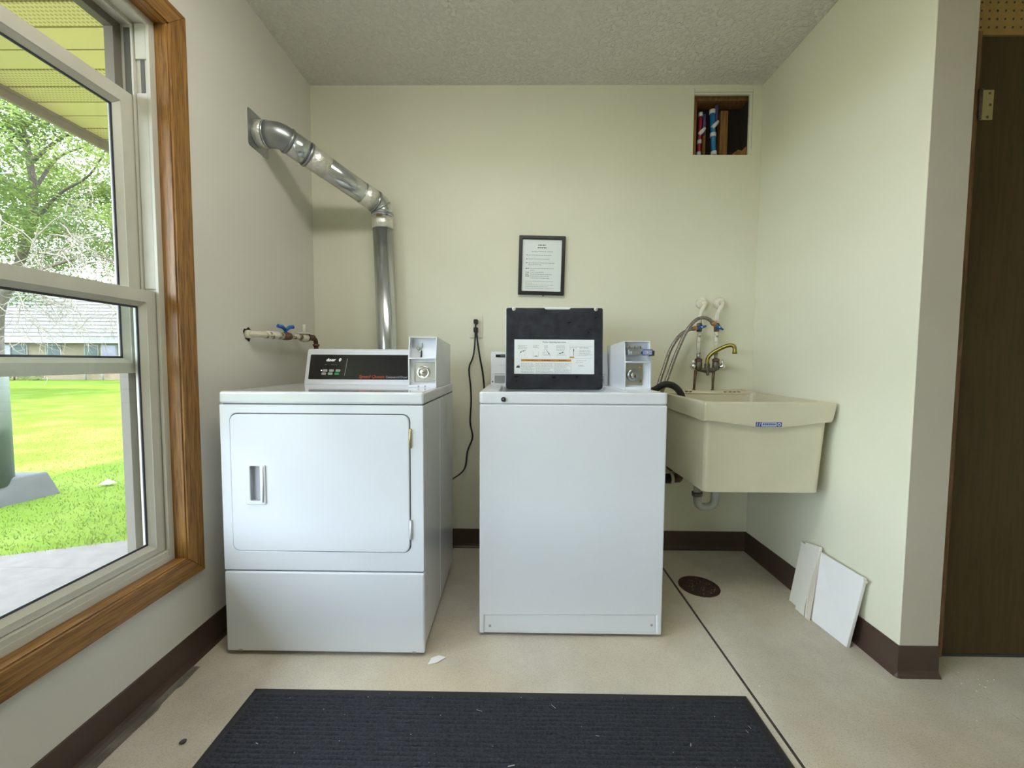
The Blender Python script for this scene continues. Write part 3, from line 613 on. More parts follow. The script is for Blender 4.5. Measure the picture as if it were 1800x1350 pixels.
lines(0.045, 0.165, 0.82, 4, 0.032, 1); lines(0.235, 0.31, 0.82, 3, 0.034, 2); lines(0.375, 0.425, 0.82, 4, 0.034, 3); lines(0.525, 0.635, 0.82, 5, 0.034, 4)
# little diagrams: washer outlines, arrows
for x0, x1, w0, w1 in ((0.065, 0.067, 0.50, 0.62), (0.132, 0.134, 0.50, 0.64), (0.235, 0.237, 0.50, 0.66), (0.303, 0.305, 0.50, 0.66), (0.237, 0.303, 0.495, 0.505), (0.355, 0.357, 0.56, 0.64), (0.355, 0.42, 0.612, 0.618), (0.355, 0.455, 0.545, 0.558), (0.374, 0.377, 0.58, 0.70), (0.452, 0.454, 0.50, 0.55), (0.645, 0.647, 0.50, 0.55), (0.532, 0.534, 0.50, 0.55), (0.255, 0.29, 0.505, 0.53)):
    prt(x0, x1, w0, w1, name='diagram_line')
prt(0.535, 0.635, 0.548, 0.560, 'print_teal', 'diagram_line'); prt(0.535, 0.64, 0.60, 0.606, 'print_teal', 'diagram_line')
def arrow(x, w_, ang, L=0.018, name='diagram_arrow'):
    X = LB0 + x * (LB1 - LB0); Wc = LW0 + w_ * (LW1 - LW0); c, s_ = math.cos(ang), math.sin(ang)
    pts = [(-L, -0.0008), (0, -0.0008), (0, -0.0032), (0.008, 0), (0, 0.0032), (0, 0.0008), (-L, 0.0008)]
    q_ = MB(LF); q_.prism([(X + u * c - v * s_, Wc + u * s_ + v * c) for u, v in pts], 'y', -LD - 0.0003, -LD + 0.0001); q_.build(name, 'print_black', lid)
arrow(0.085, 0.640, 4.1, 0.006); arrow(0.118, 0.668, 3.5, 0.010); arrow(0.430, 0.605, -0.95); arrow(0.580, 0.605, 3.5, 0.014); arrow(0.60, 0.62, 0.6, 0.006)
# temperature chart
for x0, x1, w0, w1 in ((0.69, 0.985, 0.798, 0.803), (0.69, 0.985, 0.462, 0.467), (0.69, 0.692, 0.465, 0.80), (0.76, 0.985, 0.645, 0.648), (0.76, 0.985, 0.57, 0.573), (0.76, 0.90, 0.53, 0.533)): prt(x0, x1, w0, w1, name='chart_line')
lines(0.70, 0.79, 0.755, 1, 0.03, 5); lines(0.815, 0.93, 0.750, 1, 0.03, 6, h=0.02); lines(0.815, 0.975, 0.685, 4, 0.045, 7, h=0.012)
prt(0.738, 0.748, 0.53, 0.73, 'print_grey', 'chart_bar'); prt(0.737, 0.749, 0.66, 0.73, 'print_black', 'chart_bar'); prt(0.695, 0.75, 0.472, 0.51, 'print_orange', 'chart_bar')
# warning banner and its three columns
prt(0.085, 0.712, 0.362, 0.425, 'print_orange', 'warning_banner')
for x in (0.14, 0.34, 0.56): lines(x, x + 0.135, 0.378, 1, 0.03, int(x * 100), 'print_brown', 0.032, 'banner_text')
lines(0.085, 0.255, 0.30, 9, 0.033, 11); lines(0.27, 0.49, 0.30, 9, 0.033, 12); lines(0.505, 0.695, 0.30, 9, 0.033, 13)
lines(0.78, 0.90, 0.385, 1, 0.03, 14); lines(0.77, 0.905, 0.34, 1, 0.03, 15); lines(0.80, 0.88, 0.25, 2, 0.03, 16)
for x0, x1, w0, w1 in ((0.015, 0.712, 0.028, 0.032), (0.711, 0.713, 0.03, 0.36), (0.498, 0.4995, 0.03, 0.36), (0.262, 0.2635, 0.03, 0.36), (0.015, 0.085, 0.428, 0.431)): prt(x0, x1, w0, w1, name='box_line')
q = MB(LF); X = lambda t: LB0 + t * (LB1 - LB0); W = lambda t: LW0 + t * (LW1 - LW0)
q.prism([(X(0.020), W(0.175)), (X(0.072), W(0.175)), (X(0.066), W(0.26)), (X(0.058), W(0.215)), (X(0.052), W(0.275)), (X(0.044), W(0.22)), (X(0.036), W(0.255)), (X(0.030), W(0.21))], 'y', -LD - 0.0003, -LD + 0.0001); q.build('hazard_mark', 'print_black', lid)
# rear console seen to the left of the lid
wc = MB().prism([(-0.270, WZ - 0.001), (-0.270, 0.962), (-0.250, 1.063), (-0.12, 1.058), (-0.115, WZ - 0.001)], 'x', -0.122, 0.428).build('console', 'enamel', wm, bevel=0.003)
cq = lambda p: (p[0], -0.270 + (p[2] - 0.962) * (0.02 / 0.101) + p[1], p[2])
q = MB(cq); q.box(-0.100, 0.40, -0.0014, 0.001, 1.036, 1.050); q.build('console_strip', 'black_panel', wc)
q = MB(cq); q.box(-0.085, 0.38, -0.0008, 0.001, 0.9995, 1.0005); q.build('console_line', 'print_grey', wc)
q = MB(cq); lines_q = [(-0.078 + i * 0.006, 0.0045) for i in range(6)]
for x, L in lines_q: q.box(x, x + L, -0.0018, 0.0, 1.0415, 1.0445)
q.build('strip_print', 'print_grey', wc, fix=False)
MB().box(-0.104, 0.41, -0.2715, -0.2695, 0.916, 0.960).build('coin_tray', 'galvanised_dull', wc)
MB().box(-0.104, 0.41, -0.273, -0.2712, 0.951, 0.957).build('tray_lip', 'enamel_side', wc)
MB().lathe([(0.0035, 0), (0.0035, 0.0008)], (-0.1135, -0.270, 0.922), (0, -1, 0), 8).build('console_screw', 'print_black', wc)
# coin meter with push slide
wb = coin_box(wm, 0.4305, 0.5360, -0.553, -0.225, WZ, 1.0175, 1.1025, 1.090, 0.020, -1)
wp = MB().box(0.4355, 0.5080, -0.536, -0.5305, 0.925, 1.012).build('lock_plate', 'steel_plate', wb, bevel=0.001)
MB().lathe([(0.0255, 0), (0.0255, 0.004), (0.020, 0.009), (0.0125, 0.010), (0.0125, 0.004)], (0.4675, -0.536, 0.9655), (0, -1, 0), 28).build('lock_ring', 'galvanised_dull', wb)
MB().lathe([(0.0128, 0), (0.0128, 0.010), (0.011, 0.012), (0.0001, 0.012)], (0.4705, -0.536, 0.9640), (0, -1, 0), 24).build('lock_cylinder', 'steel_plate', wb)
MB().prism([(0.4700, 0.956), (0.4775, 0.956), (0.4755, 0.967), (0.4722, 0.967)], 'y', -0.5490, -0.5478).build('keyhole', 'print_black', wb)
for z, mt_ in ((0.997, 'copper_nut'), (0.941, 'dark_brass')): MB().lathe([(0.0062, 0), (0.0062, 0.002), (0.0045, 0.004), (0.0001, 0.004)], (0.4985, -0.536, z), (0, -1, 0), 14).build('screw', mt_, wb)
sl_ = MB().prism([(-0.520, 1.045), (-0.600, 1.047), (-0.600, 1.060), (-0.520, 1.078)], 'x', 0.4400, 0.5060).build('coin_slide', 'galvanised', wb, bevel=0.0015)
MB().box(0.506, 0.530, -0.608, -0.530, 1.050, 1.062).build('slide_rail', 'galvanised_dull', wb, bevel=0.001)
for i in range(8): MB().box(0.4445 + i * 0.0075, 0.4490 + i * 0.0075, -0.5275, -0.5245, 1.072, 1.083).build('coin_slot', 'copper_nut' if i % 3 == 1 else 'chrome', wb)
for i in range(8): MB().box(0.4445 + i * 0.0075, 0.4490 + i * 0.0075, -0.5300, -0.5270, 1.064, 1.071).build('slot_opening', 'print_black', wb)
pt = MB().prism([(0.4805, 1.043), (0.5190, 1.045), (0.5205, 1.0665), (0.4835, 1.0665)], 'y', -0.6125, -0.6085).build('price_tag', 'label_blue', wb, bevel=0.001)
MB().box(0.4855, 0.5160, -0.6132, -0.6124, 1.0475, 1.0625).build('price_field', 'label_pale', wb)
text('$1.50', 'price', 0.0155, (0.50075, -0.6134, 1.0497), 'print_black', wb, align='CENTER', sx=0.80)
MB().box(0.519, 0.5275, -0.612, -0.570, 1.042, 1.062).build('slide_stop', 'black_plastic', wb, bevel=0.001)

# ================================================================== dryer exhaust duct
R4 = 0.0508
du = empty('exhaust_duct', (-0.66, -0.075, 0.25), 'galvanised dryer exhaust duct with foil-taped elbows rising to the left wall', 'duct')
A = Vector((XL, -0.447, 1.955)); E1 = Vector((-0.992, -0.447, 1.950)); E2 = Vector((-0.688, -0.080, 1.798)); B = Vector((-0.650, -0.078, 0.30))
MB().prism(rr(A.y - 0.066, A.y + 0.070, A.z - 0.074, A.z + 0.074, 0.012, 3), 'x', XL, XL + 0.0015).build('wall_plate', 'galvanised_dull', du)
d1 = (E1 - A).normalized(); d2 = (E2 - E1).normalized(); d3 = (B - E2).normalized()
MB().tube([A, A + d1 * 0.042], [R4 * 1.04, R4 * 1.02], 28).build('foil_tape', 'foil_tape', du)
g0 = E1 - d1 * 0.052; g1 = E1 + (d2 - d1).normalized() * 0.002; g2 = E1 + d2 * 0.040
MB().tube(fillet([A + d1 * 0.040, E1, E1 + d2 * 0.045], 0.04, 4), R4, 28).build('elbow_gore', 'galvanised_dull', du)
MB().tube([A + d1 * 0.038, A + d1 * 0.046], R4 + 0.003, 28).build('bead', 'galvanised', du)
MB().tube([E1 + d2 * 0.030, E1 + d2 * 0.040], R4 + 0.0035, 28).build('bead', 'galvanised_dull', du)
MB().tube([E1 + d2 * 0.040, E1 + d2 * 0.118], R4 + 0.001, 28).build('pipe_section', 'galvanised', du)
MB().tube([E1 + d2 * 0.112, E1 + d2 * 0.122], R4 + 0.0045, 28).build('bead', 'galvanised_dull', du)
L12 = (E2 - E1).length
MB().tube([E1 + d2 * 0.115, E2 - d2 * 0.035], R4 - 0.001, 28).build('pipe_section', 'galvanised', du)
MB().tube([E1 + d2 * 0.120, E1 + d2 * 0.205], R4 + 0.0006, 28).build('foil_tape', 'foil_tape', du)
MB().tube([E2 - d2 * 0.112, E2 - d2 * 0.048], R4 + 0.0012, 28).build('foil_tape', 'foil_tape', du)
MB().tube(fillet([E2 - d2 * 0.062, E2, E2 + d3 * 0.055], 0.046, 4), R4 + 0.0005, 28).build('elbow_gore', 'galvanised', du)
MB().tube([E2 - d2 * 0.046, E2 - d2 * 0.037], R4 + 0.004, 28).build('bead', 'galvanised_dull', du)
nb = (d2 + d3).normalized()
ec = E2 + (d3 - d2).normalized() * 0.011; MB().tube([ec - nb * 0.004, ec + nb * 0.004], R4 + 0.0035, 28).build('bead', 'galvanised_dull', du)
MB().tube([E2 + d3 * 0.038, E2 + d3 * 0.046], R4 + 0.004, 28).build('bead', 'galvanised_dull', du)
MB().tube([E2 + d3 * 0.058, E2 + d3 * 0.115], R4 + 0.0012, 28).build('foil_tape', 'foil_tape', du)
MB().box(E2.x - 0.012, E2.x + 0.016, E2.y - R4 - 0.0025, E2.y - R4 + 0.006, E2.z - 0.067, E2.z - 0.057).build('sticker', 'tarnish', du)
MB().tube([E2 + d3 * 0.045, B], [R4 - 0.0005, R4 - 0.004], 28).build('pipe_section', 'galvanised', du)
MB().tube([E2 + d3 * 0.115 + Vector((0.032, -R4 * 0.72, 0)), B + Vector((0.029, -R4 * 0.66, 0))], 0.0022, 6).build('lock_seam', 'galvanised_dull', du)
MB().tube(fillet([B + Vector((0, 0, 0.002)), B - Vector((0, 0, 0.10)), B - Vector((0, 0.125, 0.10))], 0.06, 8), R4 - 0.002, 24).build('elbow_gore', 'galvanised_dull', du)

# ================================================================== gas line
gp = empty('gas_pipe', (XL, -0.55, 1.10), 'rusty painted gas pipe with blue valve handle on the left wall', 'pipe')
G0 = Vector((XL, -0.550, 1.120)); G1 = Vector((-1.046, -0.545, 1.121)); G2 = Vector((-1.012, -0.135, 1.128)); G3 = Vector((-1.004, -0.125, 0.60))
dG = (G2 - G1).normalized()
MB().prism([(G0.y + 0.024 * math.cos(a) * (1 + 0.25 * math.sin(3 * a)), G0.z + 0.026 * math.sin(a) * (1 + 0.2 * math.cos(5 * a))) for a in [i * PI / 8 for i in range(16)]], 'x', XL, XL + 0.0012).build('wall_hole', 'cavity', gp)
MB().lathe([(0.017, 0), (0.017, 0.012), (0.013, 0.016)], G0 + Vector((0, -0.006, 0)), (1, 0, 0), 16).build('stub_collar', 'painted_pipe', gp)
MB().tube(fillet([G0, G1, G1 + dG * 0.07], 0.03, 6), 0.0125, 14).build('wall_bend', 'painted_pipe', gp)
MB().tube([G1 + dG * 0.045, G1 + dG * 0.150], 0.0165, 14).build('coupling', 'chipped_pipe', gp)
MB().tube([G1 + dG * t for t in (0.150, 0.160, 0.185, 0.205, 0.212)], [0.012, 0.018, 0.019, 0.016, 0.012], 14).build('valve_body', 'rusty_iron', gp)
vp = G1 + dG * 0.178
vh = MB(); vh.cyl(vp + Vector((0, 0, 0.014)), vp + Vector((0, 0, 0.028)), 0.007, 10)
for s_ in (-1, 1):
    c0 = vp + Vector((0, 0, 0.026)); vh.tube([c0, c0 + dG * 0.018 * s_ + Vector((0.004 * s_, 0, 0.014)), c0 + dG * 0.038 * s_ + Vector((0.010 * s_, 0, 0.017))], [0.0075, 0.008, 0.0085], 10)
vh.build('valve_handle', 'valve_blue', gp)
MB().tube([G1 + dG * 0.205, G1 + dG * 0.300], 0.0115, 14).build('nipple', 'chipped_pipe', gp)
un = G1 + dG * 0.315
MB().tube([un - dG * 0.022, un - dG * 0.014, un + dG * 0.010, un + dG * 0.018], [0.013, 0.022, 0.022, 0.014], 8).build('regulator', 'painted_pipe', gp)
MB().lathe([(0.030, 0), (0.030, 0.004), (0.012, 0.007)], un + Vector((0, 0, 0.016)), (0, 0, 1), 16).build('regulator_cap', 'painted_pipe', gp)
MB().cyl(un + Vector((0, 0, 0.016)), un + Vector((0, 0, 0.062)), 0.0075, 12).build('vent_stem', 'painted_pipe', gp)
MB().tube([un + dG * 0.014, un + dG * 0.022, un + dG * 0.034, un + dG * 0.040], [0.013, 0.020, 0.018, 0.012], 8).build('union_nut', 'rusty_iron', gp)
MB().tube(fillet([un + dG * 0.036, G2, G3], 0.03, 6), 0.0105, 14).build('drop_pipe', 'rusty_iron', gp)
MB().tube([G2 - dG * 0.030, G2 - dG * 0.022], 0.0150, 12).build('elbow_band', 'rusty_iron', gp); MB().tube([G2 + Vector((0.001, 0, -0.040)), G2 + Vector((0.001, 0, -0.030))], 0.0155, 12).build('elbow_band', 'rusty_iron', gp)

# ================================================================== outlet and cords
ol = empty('wall_outlet', (-0.2175, 0, 1.142), 'beige duplex wall outlet with two black plugs', 'outlet')
MB().prism(rr(-0.2515, -0.1835, 1.142, 1.259, 0.004, 3), 'y', -0.006, 0).build('cover_plate', 'outlet_plastic', ol, bevel=0.0015)
for z in (1.2245, 1.1835): MB().prism(rr(-0.2345, -0.2005, z - 0.0155, z + 0.0155, 0.010, 4), 'y', -0.0075, -0.005).build('receptacle', 'outlet_plastic', ol)
MB().lathe([(0.0032, 0), (0.0032, 0.001), (0.0001, 0.0012)], (-0.2175, -0.006, 1.204), (0, -1, 0), 10).build('plate_screw', 'chrome', ol)
pc = empty('power_cord', (-0.2175, -0.02, 0.3), 'black power cord kinking down the wall to the dryer', 'cord')
MB().prism(rr(-0.2285, -0.2065, 1.213, 1.237, 0.005, 3), 'y', -0.036, -0.0075).build('plug', 'cord_black', pc, bevel=0.002)
cpath = [(-0.2175, -0.030, 1.214), (-0.2180, -0.034, 1.175), (-0.224, -0.024, 1.09), (-0.234, -0.018, 1.035), (-0.252, -0.014, 0.992), (-0.2535, -0.012, 0.950), (-0.246, -0.012, 0.885), (-0.243, -0.012, 0.795), (-0.248, -0.012, 0.690), (-0.235, -0.014, 0.610), (-0.262, -0.020, 0.535), (-0.275, -0.045, 0.445), (-0.335, -0.115, 0.405), (-0.42, -0.165, 0.37)]
MB().tube(smooth_path(cpath, 5), 0.0042, 8).build('cable', 'cord_black', pc)
pc2 = empty('power_cord', (-0.21, -0.02, 0.6), 'black power cord dropping straight behind the washer', 'cord')
MB().prism(rr(-0.2290, -0.2060, 1.169, 1.196, 0.005, 3), 'y', -0.034, -0.0075).build('plug', 'cord_black', pc2, bevel=0.002)
MB().tube(smooth_path([(-0.2135, -0.030, 1.172), (-0.2090, -0.030, 1.13), (-0.196, -0.022, 1.04), (-0.180, -0.016, 0.95), (-0.172, -0.016, 0.86), (-0.165, -0.016, 0.70), (-0.08, -0.03, 0.60), (0.0, -0.05, 0.58)], 5), 0.0046, 8).build('cable', 'cord_black', pc2)

# ================================================================== framed notice
FXc, FZ0 = 0.1235, 1.368
fn = empty('framed_notice', (FXc, 0, FZ0), 'black-framed printed notice hung slightly crooked above the washer', 'notice')
fo_, fi = [(FXc - 0.121, FZ0), (FXc + 0.121, FZ0), (FXc + 0.121, FZ0 + 0.305), (FXc - 0.121, FZ0 + 0.305)], [(FXc - 0.1025, FZ0 + 0.0185), (FXc + 0.1025, FZ0 + 0.0185), (FXc + 0.1025, FZ0 + 0.2865), (FXc - 0.1025, FZ0 + 0.2865)]
MB().ring(fo_, fi, 'y', -0.020, -0.002).build('frame', 'frame_black', fn, bevel=0.003)
MB().box(FXc - 0.108, FXc + 0.108, -0.011, -0.008, FZ0 + 0.013, FZ0 + 0.292).build('sheet', 'paper_white', fn)
MB().box(FXc + 0.010, FXc + 0.015, -0.008, -0.003, FZ0 - 0.007, FZ0 + 0.002).build('stand_tab', 'frame_black', fn)
def nlines(specs, mt_, h, name, seed):
    rs_ = random.Random(seed); q_ = MB()
    for x0, x1, t in specs:                                     # fractions of the sheet, t from the top
        x = x0
        while x < x1:
            L = min(rs_.uniform(0.018, 0.060), x1 - x); X0 = FXc - 0.1025 + 0.205 * x; Zt = FZ0 + 0.2865 - 0.268 * t
            q_.box(X0, X0 + 0.205 * L, -0.0113, -0.0109, Zt - h, Zt); x += L + 0.012
    return q_.build(name, mt_, fn, fix=False, kind='stuff')
nlines([(0.40, 0.49, 0.098), (0.505, 0.59, 0.098), (0.385, 0.62, 0.148)], 'print_black', 0.0045, 'heading_print', 1)
nlines([(0.235, 0.49, 0.225), (0.50, 0.61, 0.225), (0.635, 0.78, 0.225), (0.16, 0.74, 0.297), (0.16, 0.70, 0.372), (0.16, 0.84, 0.447), (0.155, 0.50, 0.482), (0.21, 0.82, 0.553), (0.21, 0.325, 0.588), (0.21, 0.565, 0.628), (0.21, 0.765, 0.665), (0.21, 0.70, 0.700), (0.21, 0.71, 0.738)], 'print_grey', 0.0030, 'body_print', 2)
nlines([(0.105, 0.135, 0.293), (0.10, 0.13, 0.368), (0.10, 0.13, 0.443), (0.09, 0.18, 0.553), (0.09, 0.18, 0.628), (0.09, 0.175, 0.665), (0.09, 0.185, 0.700)], 'print_black', 0.0038, 'marker_print', 3)
nlines([(0.09, 0.80, 0.805), (0.09, 0.28, 0.838), (0.09, 0.82, 0.872), (0.09, 0.66, 0.903), (0.09, 0.82, 0.936)], 'print_grey', 0.0022, 'footer_print', 4)
fn.rotation_euler = (0, math.radians(1.2), 0)

# ================================================================== open access hole with pipes
ao = empty('access_opening', (1.045, 0, HZ0), 'square hole cut in the wall showing wooden studs', 'wall opening')
MB().box(HX0 - 0.04, HX1 + 0.025, 0.110, 0.1145, HZ0 - 0.09, CE - 0.005).build('cavity_back', 'cavity', ao)
MB().box(HX0 - 0.012, HX0 + 0.020, BT, 0.100, HZ0 - 0.08, CE - 0.01).build('stud', 'stud_wood', ao)
MB().box(1.066, 1.104, 0.052, 0.090, HZ0 - 0.08, HZ1 - 0.050).build('stud', 'stud_wood', ao)
MB().box(HX0 + 0.075, HX0 + 0.090, 0.060, 0.105, HZ0 - 0.08, HZ1 - 0.10).build('stud', 'stud_wood', ao)
MB().box(HX1 + 0.008, HX1 + 0.022, BT, 0.105, HZ0 - 0.08, CE - 0.01).build('side_board', 'cavity', ao)
MB().box(HX0 + 0.02, HX1 + 0.008, 0.030, 0.105, HZ1 - 0.012, HZ1 + 0.02).build('header', 'stud_wood', ao)
MB().box(HX0 + 0.085, 1.066, 0.070, 0.105, HZ0 - 0.06, HZ0 + 0.030).build('blocking', 'stud_wood', ao)
MB().prism([(1.108, HZ0 - 0.03), (1.195, HZ0 - 0.03), (1.186, HZ0 + 0.052), (1.165, HZ0 + 0.030), (1.145, HZ0 + 0.036), (1.115, HZ0 + 0.012)], 'y', 0.018, 0.030).build('broken_lath', 'stud_wood', ao)
# hairline of the cut-out patch around the hole
q = MB(); q.box(HX0 - 0.001, HX1 + 0.015, -0.0006, 0, HZ1 + 0.0105, HZ1 + 0.0125); q.box(HX1 + 0.0130, HX1 + 0.0148, -0.0006, 0, HZ0 + 0.03, HZ1 + 0.030); q.box(HX0 + 0.0, HX0 + 0.0016, -0.0006, 0, HZ1 + 0.0, HZ1 + 0.032)
q.build('cut_line', 'print_grey', ao)
def pex(label, pts, r, mt_, collars, side):
    root = empty('water_pipe', (pts[0][0], pts[0][1], pts[0][2]), label, 'pipe', 'water pipes inside the wall hole')
    MB().tube(pts, r, 14).build('pipe', mt_, root)
    P0, P1 = Vector(pts[0]), Vector(pts[-1])
    for t in collars:
        c = P0.lerp(P1, t); MB().cyl(c - Vector((0, 0, 0.010)), c + Vector((0, 0, 0.010)), r + 0.0025, 14).build('collar', 'pex_white', root)
    c = P0.lerp(P1, 0.06); MB().cyl(c - Vector((0, 0, 0.03)), c + Vector((0, 0, 0.012)), r * 0.62, 12).build('brass_end', 'brass_yellow', root)
    c = P0.lerp(P1, side); v = MB(); v.tube([c + Vector((-0.008, -0.010, -0.012)), c + Vector((0.004, -0.014, 0)), c + Vector((0.020, -0.016, 0.018))], [0.009, 0.011, 0.007], 10); v.build('valve', 'pex_white', root)
    return root
pex('red water pipe with white valve inside the wall hole', [(0.952, 0.045, HZ0 + 0.005), (0.957, 0.045, HZ1 - 0.068)], 0.0085, 'pex_red', (0.09, 0.36, 0.97), 0.56)
pex('blue water pipe with white valve inside the wall hole', [(1.030, 0.040, HZ0 + 0.012), (1.016, 0.042, HZ1 - 0.058)], 0.0125, 'pex_blue', (0.06, 0.47, 0.98), 0.66)
for x, z0, z1, lb in ((0.979, 2.22, 2.325, 'short violet pipe stub beside the red pipe in the wall hole'), (1.043, 2.27, 2.37, 'short violet pipe stub beside the blue pipe in the wall hole')):
    s_ = MB().tube([(x, 0.055, z0), (x + 0.002, 0.055, z1)], 0.0075, 12).build('pipe_stub', 'pex_violet'); tag(s_, lb, 'pipe', 'water pipes inside the wall hole')

# ================================================================== utility sink
SX0, SX1, SYF, SYB, SZ = 0.731, 1.2385, -0.598, -0.012, 0.8645
sk = empty('utility_sink', ((SX0 + SX1) / 2, (SYF + SYB) / 2, 0.502), 'beige wall-mounted laundry sink in the right corner', 'sink')
def loop(x0, x1, y0, y1, r, z): return [(u, v, z) for u, v in rr(x0, x1, y0, y1, r, 4)]
MB().loft([loop(SX0 + 0.010, SX1 - 0.045, SYF + 0.008, SYB - 0.02, 0.020, 0.506), loop(SX0 + 0.010, SX1 - 0.024, SYF + 0.006, SYB - 0.004, 0.020, 0.800),
           loop(SX0 + 0.010, SX1 - 0.022, SYF + 0.006, SYB - 0.004, 0.020, 0.856), loop(SX0 + 0.026, SX1 - 0.030, SYF + 0.026, SYB - 0.09, 0.04, 0.858),
           loop(SX0 + 0.060, SX1 - 0.075, SYF + 0.060, SYB - 0.13, 0.05, 0.520)]).build('basin', 'sink_resin', sk, bevel=0.002)
MB().ring(rr(SX0, SX1, SYF - 0.006, SYB, 0.010, 4), rr(SX0 + 0.026, SX1 - 0.030, SYF + 0.026, SYB - 0.088, 0.038, 4), 'z', 0.850, SZ).build('rim', 'sink_resin', sk, bevel=0.004, seg=3)
ap = [(SX0, 0.855), (SX0, 0.791), (SX0 + 0.03, 0.789), (0.900, 0.7705), (0.925, 0.7665), (1.045, 0.7665), (1.070, 0.7705), (SX1 - 0.040, 0.7865), (SX1 - 0.017, 0.789), (SX1 - 0.012, 0.800), (SX1, 0.855)]
MB().prism(ap, 'y', SYF - 0.006, SYF + 0.010).build('front_apron', 'sink_resin', sk, bevel=0.004)
for a, b_ in ((SX0, SX0 + 0.012), (SX1 - 0.022, SX1 - 0.012)):
    MB().prism([(SYF + 0.002, 0.855), (SYF + 0.002, 0.787), (SYB, 0.800), (SYB, 0.855)], 'x', a, b_).build('side_apron', 'sink_resin', sk, bevel=0.003)
MB().loft([loop(SX0 + 0.02, SX1 - 0.012, -0.105, SYB, 0.012, SZ - 0.004), loop(SX0 + 0.022, SX1 - 0.015, -0.098, SYB, 0.016, SZ + 0.008), loop(SX0 + 0.03, SX1 - 0.026, -0.090, SYB, 0.016, SZ + 0.011)]).build('back_ledge', 'sink_resin', sk)
for i, x in enumerate((0.865, 0.885, 1.062, 1.085, 1.108, 1.131)):
    MB().tube([(x - 0.008, -0.099, SZ + 0.009), (x + 0.008, -0.097, SZ + 0.010)], 0.0035, 8).build('soap_ridge', 'sink_resin', sk)
    MB().box(x - 0.007, x + 0.006, -0.1045, -0.1015, SZ + 0.0035, SZ + 0.0060).build('grime', 'sink_stain', sk)
MB().box(1.145, 1.172, -0.0925, -0.0905, SZ + 0.006, SZ + 0.0118).build('red_sticker', 'sticker_red', sk)
LYF = SYF - 0.006
sb = MB().box(0.9280, 1.0275, LYF - 0.0012, LYF + 0.001, 0.7705, 0.7885).build('maker_label', 'label_blue', sk)
def lab_(poly, mt_, name, d=0.0018): return MB().prism(poly, 'y', LYF - d, LYF - 0.001).build(name, mt_, sk)
lab_([(0.9495, 0.7725), (1.0070, 0.7725), (1.0070, 0.7868), (0.9495, 0.7868)], 'label_pale', 'label_field')
for i in range(7): lab_([(0.9530 + i * 0.0074, 0.7765), (0.9582 + i * 0.0074, 0.7765), (0.9588 + i * 0.0074, 0.7840), (0.9536 + i * 0.0074, 0.7840)], 'label_blue', 'label_glyph', 0.0023)
lab_([(0.9305, 0.7725), (0.9330, 0.7725), (0.9355, 0.7865), (0.9330, 0.7865)], 'label_pale', 'label_stroke')
lab_([(0.9385, 0.7725), (0.9410, 0.7725), (0.9455, 0.7865), (0.9430, 0.7865)], 'label_pale', 'label_stroke')
circ = lambda r_, k_: [(1.0175 + r_ * math.cos(i * PI / 8), 0.7793 + r_ * k_ * math.sin(i * PI / 8)) for i in range(16)]
MB().ring(circ(0.0070, 0.9), circ(0.0040, 0.9), 'y', LYF - 0.0018, LYF - 0.001).build('label_emblem', 'label_pale', sk)
# steel wall bracket under the back edge and drain
MB().box(SX0 + 0.0, SX1 - 0.03, SYB + 0.0005, -0.0005, 0.60, 0.80).build('wall_bracket', 'galvanised_dull', sk)
tp = empty('drain_trap', (0.87, -0.30, 0.40), 'grey curved drain trap pipe hanging under the sink', 'pipe')
MB().tube(fillet([(0.930, -0.30, 0.515), (0.930, -0.30, 0.343), (0.849, -0.30, 0.343), (0.847, -0.30, 0.412)], 0.046, 10), 0.0180, 18).build('trap_bend', 'pvc_grey', tp)
MB().tube([(0.847, -0.30, 0.397), (0.846, -0.30, 0.414)], 0.0235, 16).build('slip_nut', 'dark_brass', tp)
MB().tube(fillet([(0.846, -0.30, 0.405), (0.846, -0.30, 0.455), (0.840, -0.06, 0.462), (0.840, 0.0, 0.462)], 0.04, 8), 0.0165, 16).build('wall_arm', 'pvc_grey', tp)
MB().lathe([(0.030, 0), (0.029, 0.004), (0.018, 0.010)], (0.840, -0.0005, 0.462), (0, -1, 0), 20).build('wall_flange', 'tarnish', tp)
bp_ = empty('drain_branch', (0.78, -0.07, 0.41), 'dark drain branch pipe beside the washer, low under the sink', 'pipe')
MB().tube([(0.60, -0.075, 0.412), (0.802, -0.075, 0.412)], 0.025, 16).build('pipe', 'abs_pipe', bp_)
MB().tube([(0.802, -0.075, 0.412), (0.818, -0.075, 0.412)], 0.029, 16).build('coupling', 'painted_pipe', bp_)
MB().tube([(0.818, -0.075, 0.412), (0.852, -0.060, 0.408), (0.868, -0.03, 0.405), (0.872, -0.0005, 0.404)], 0.021, 16).build('elbow', 'rusty_iron', bp_)

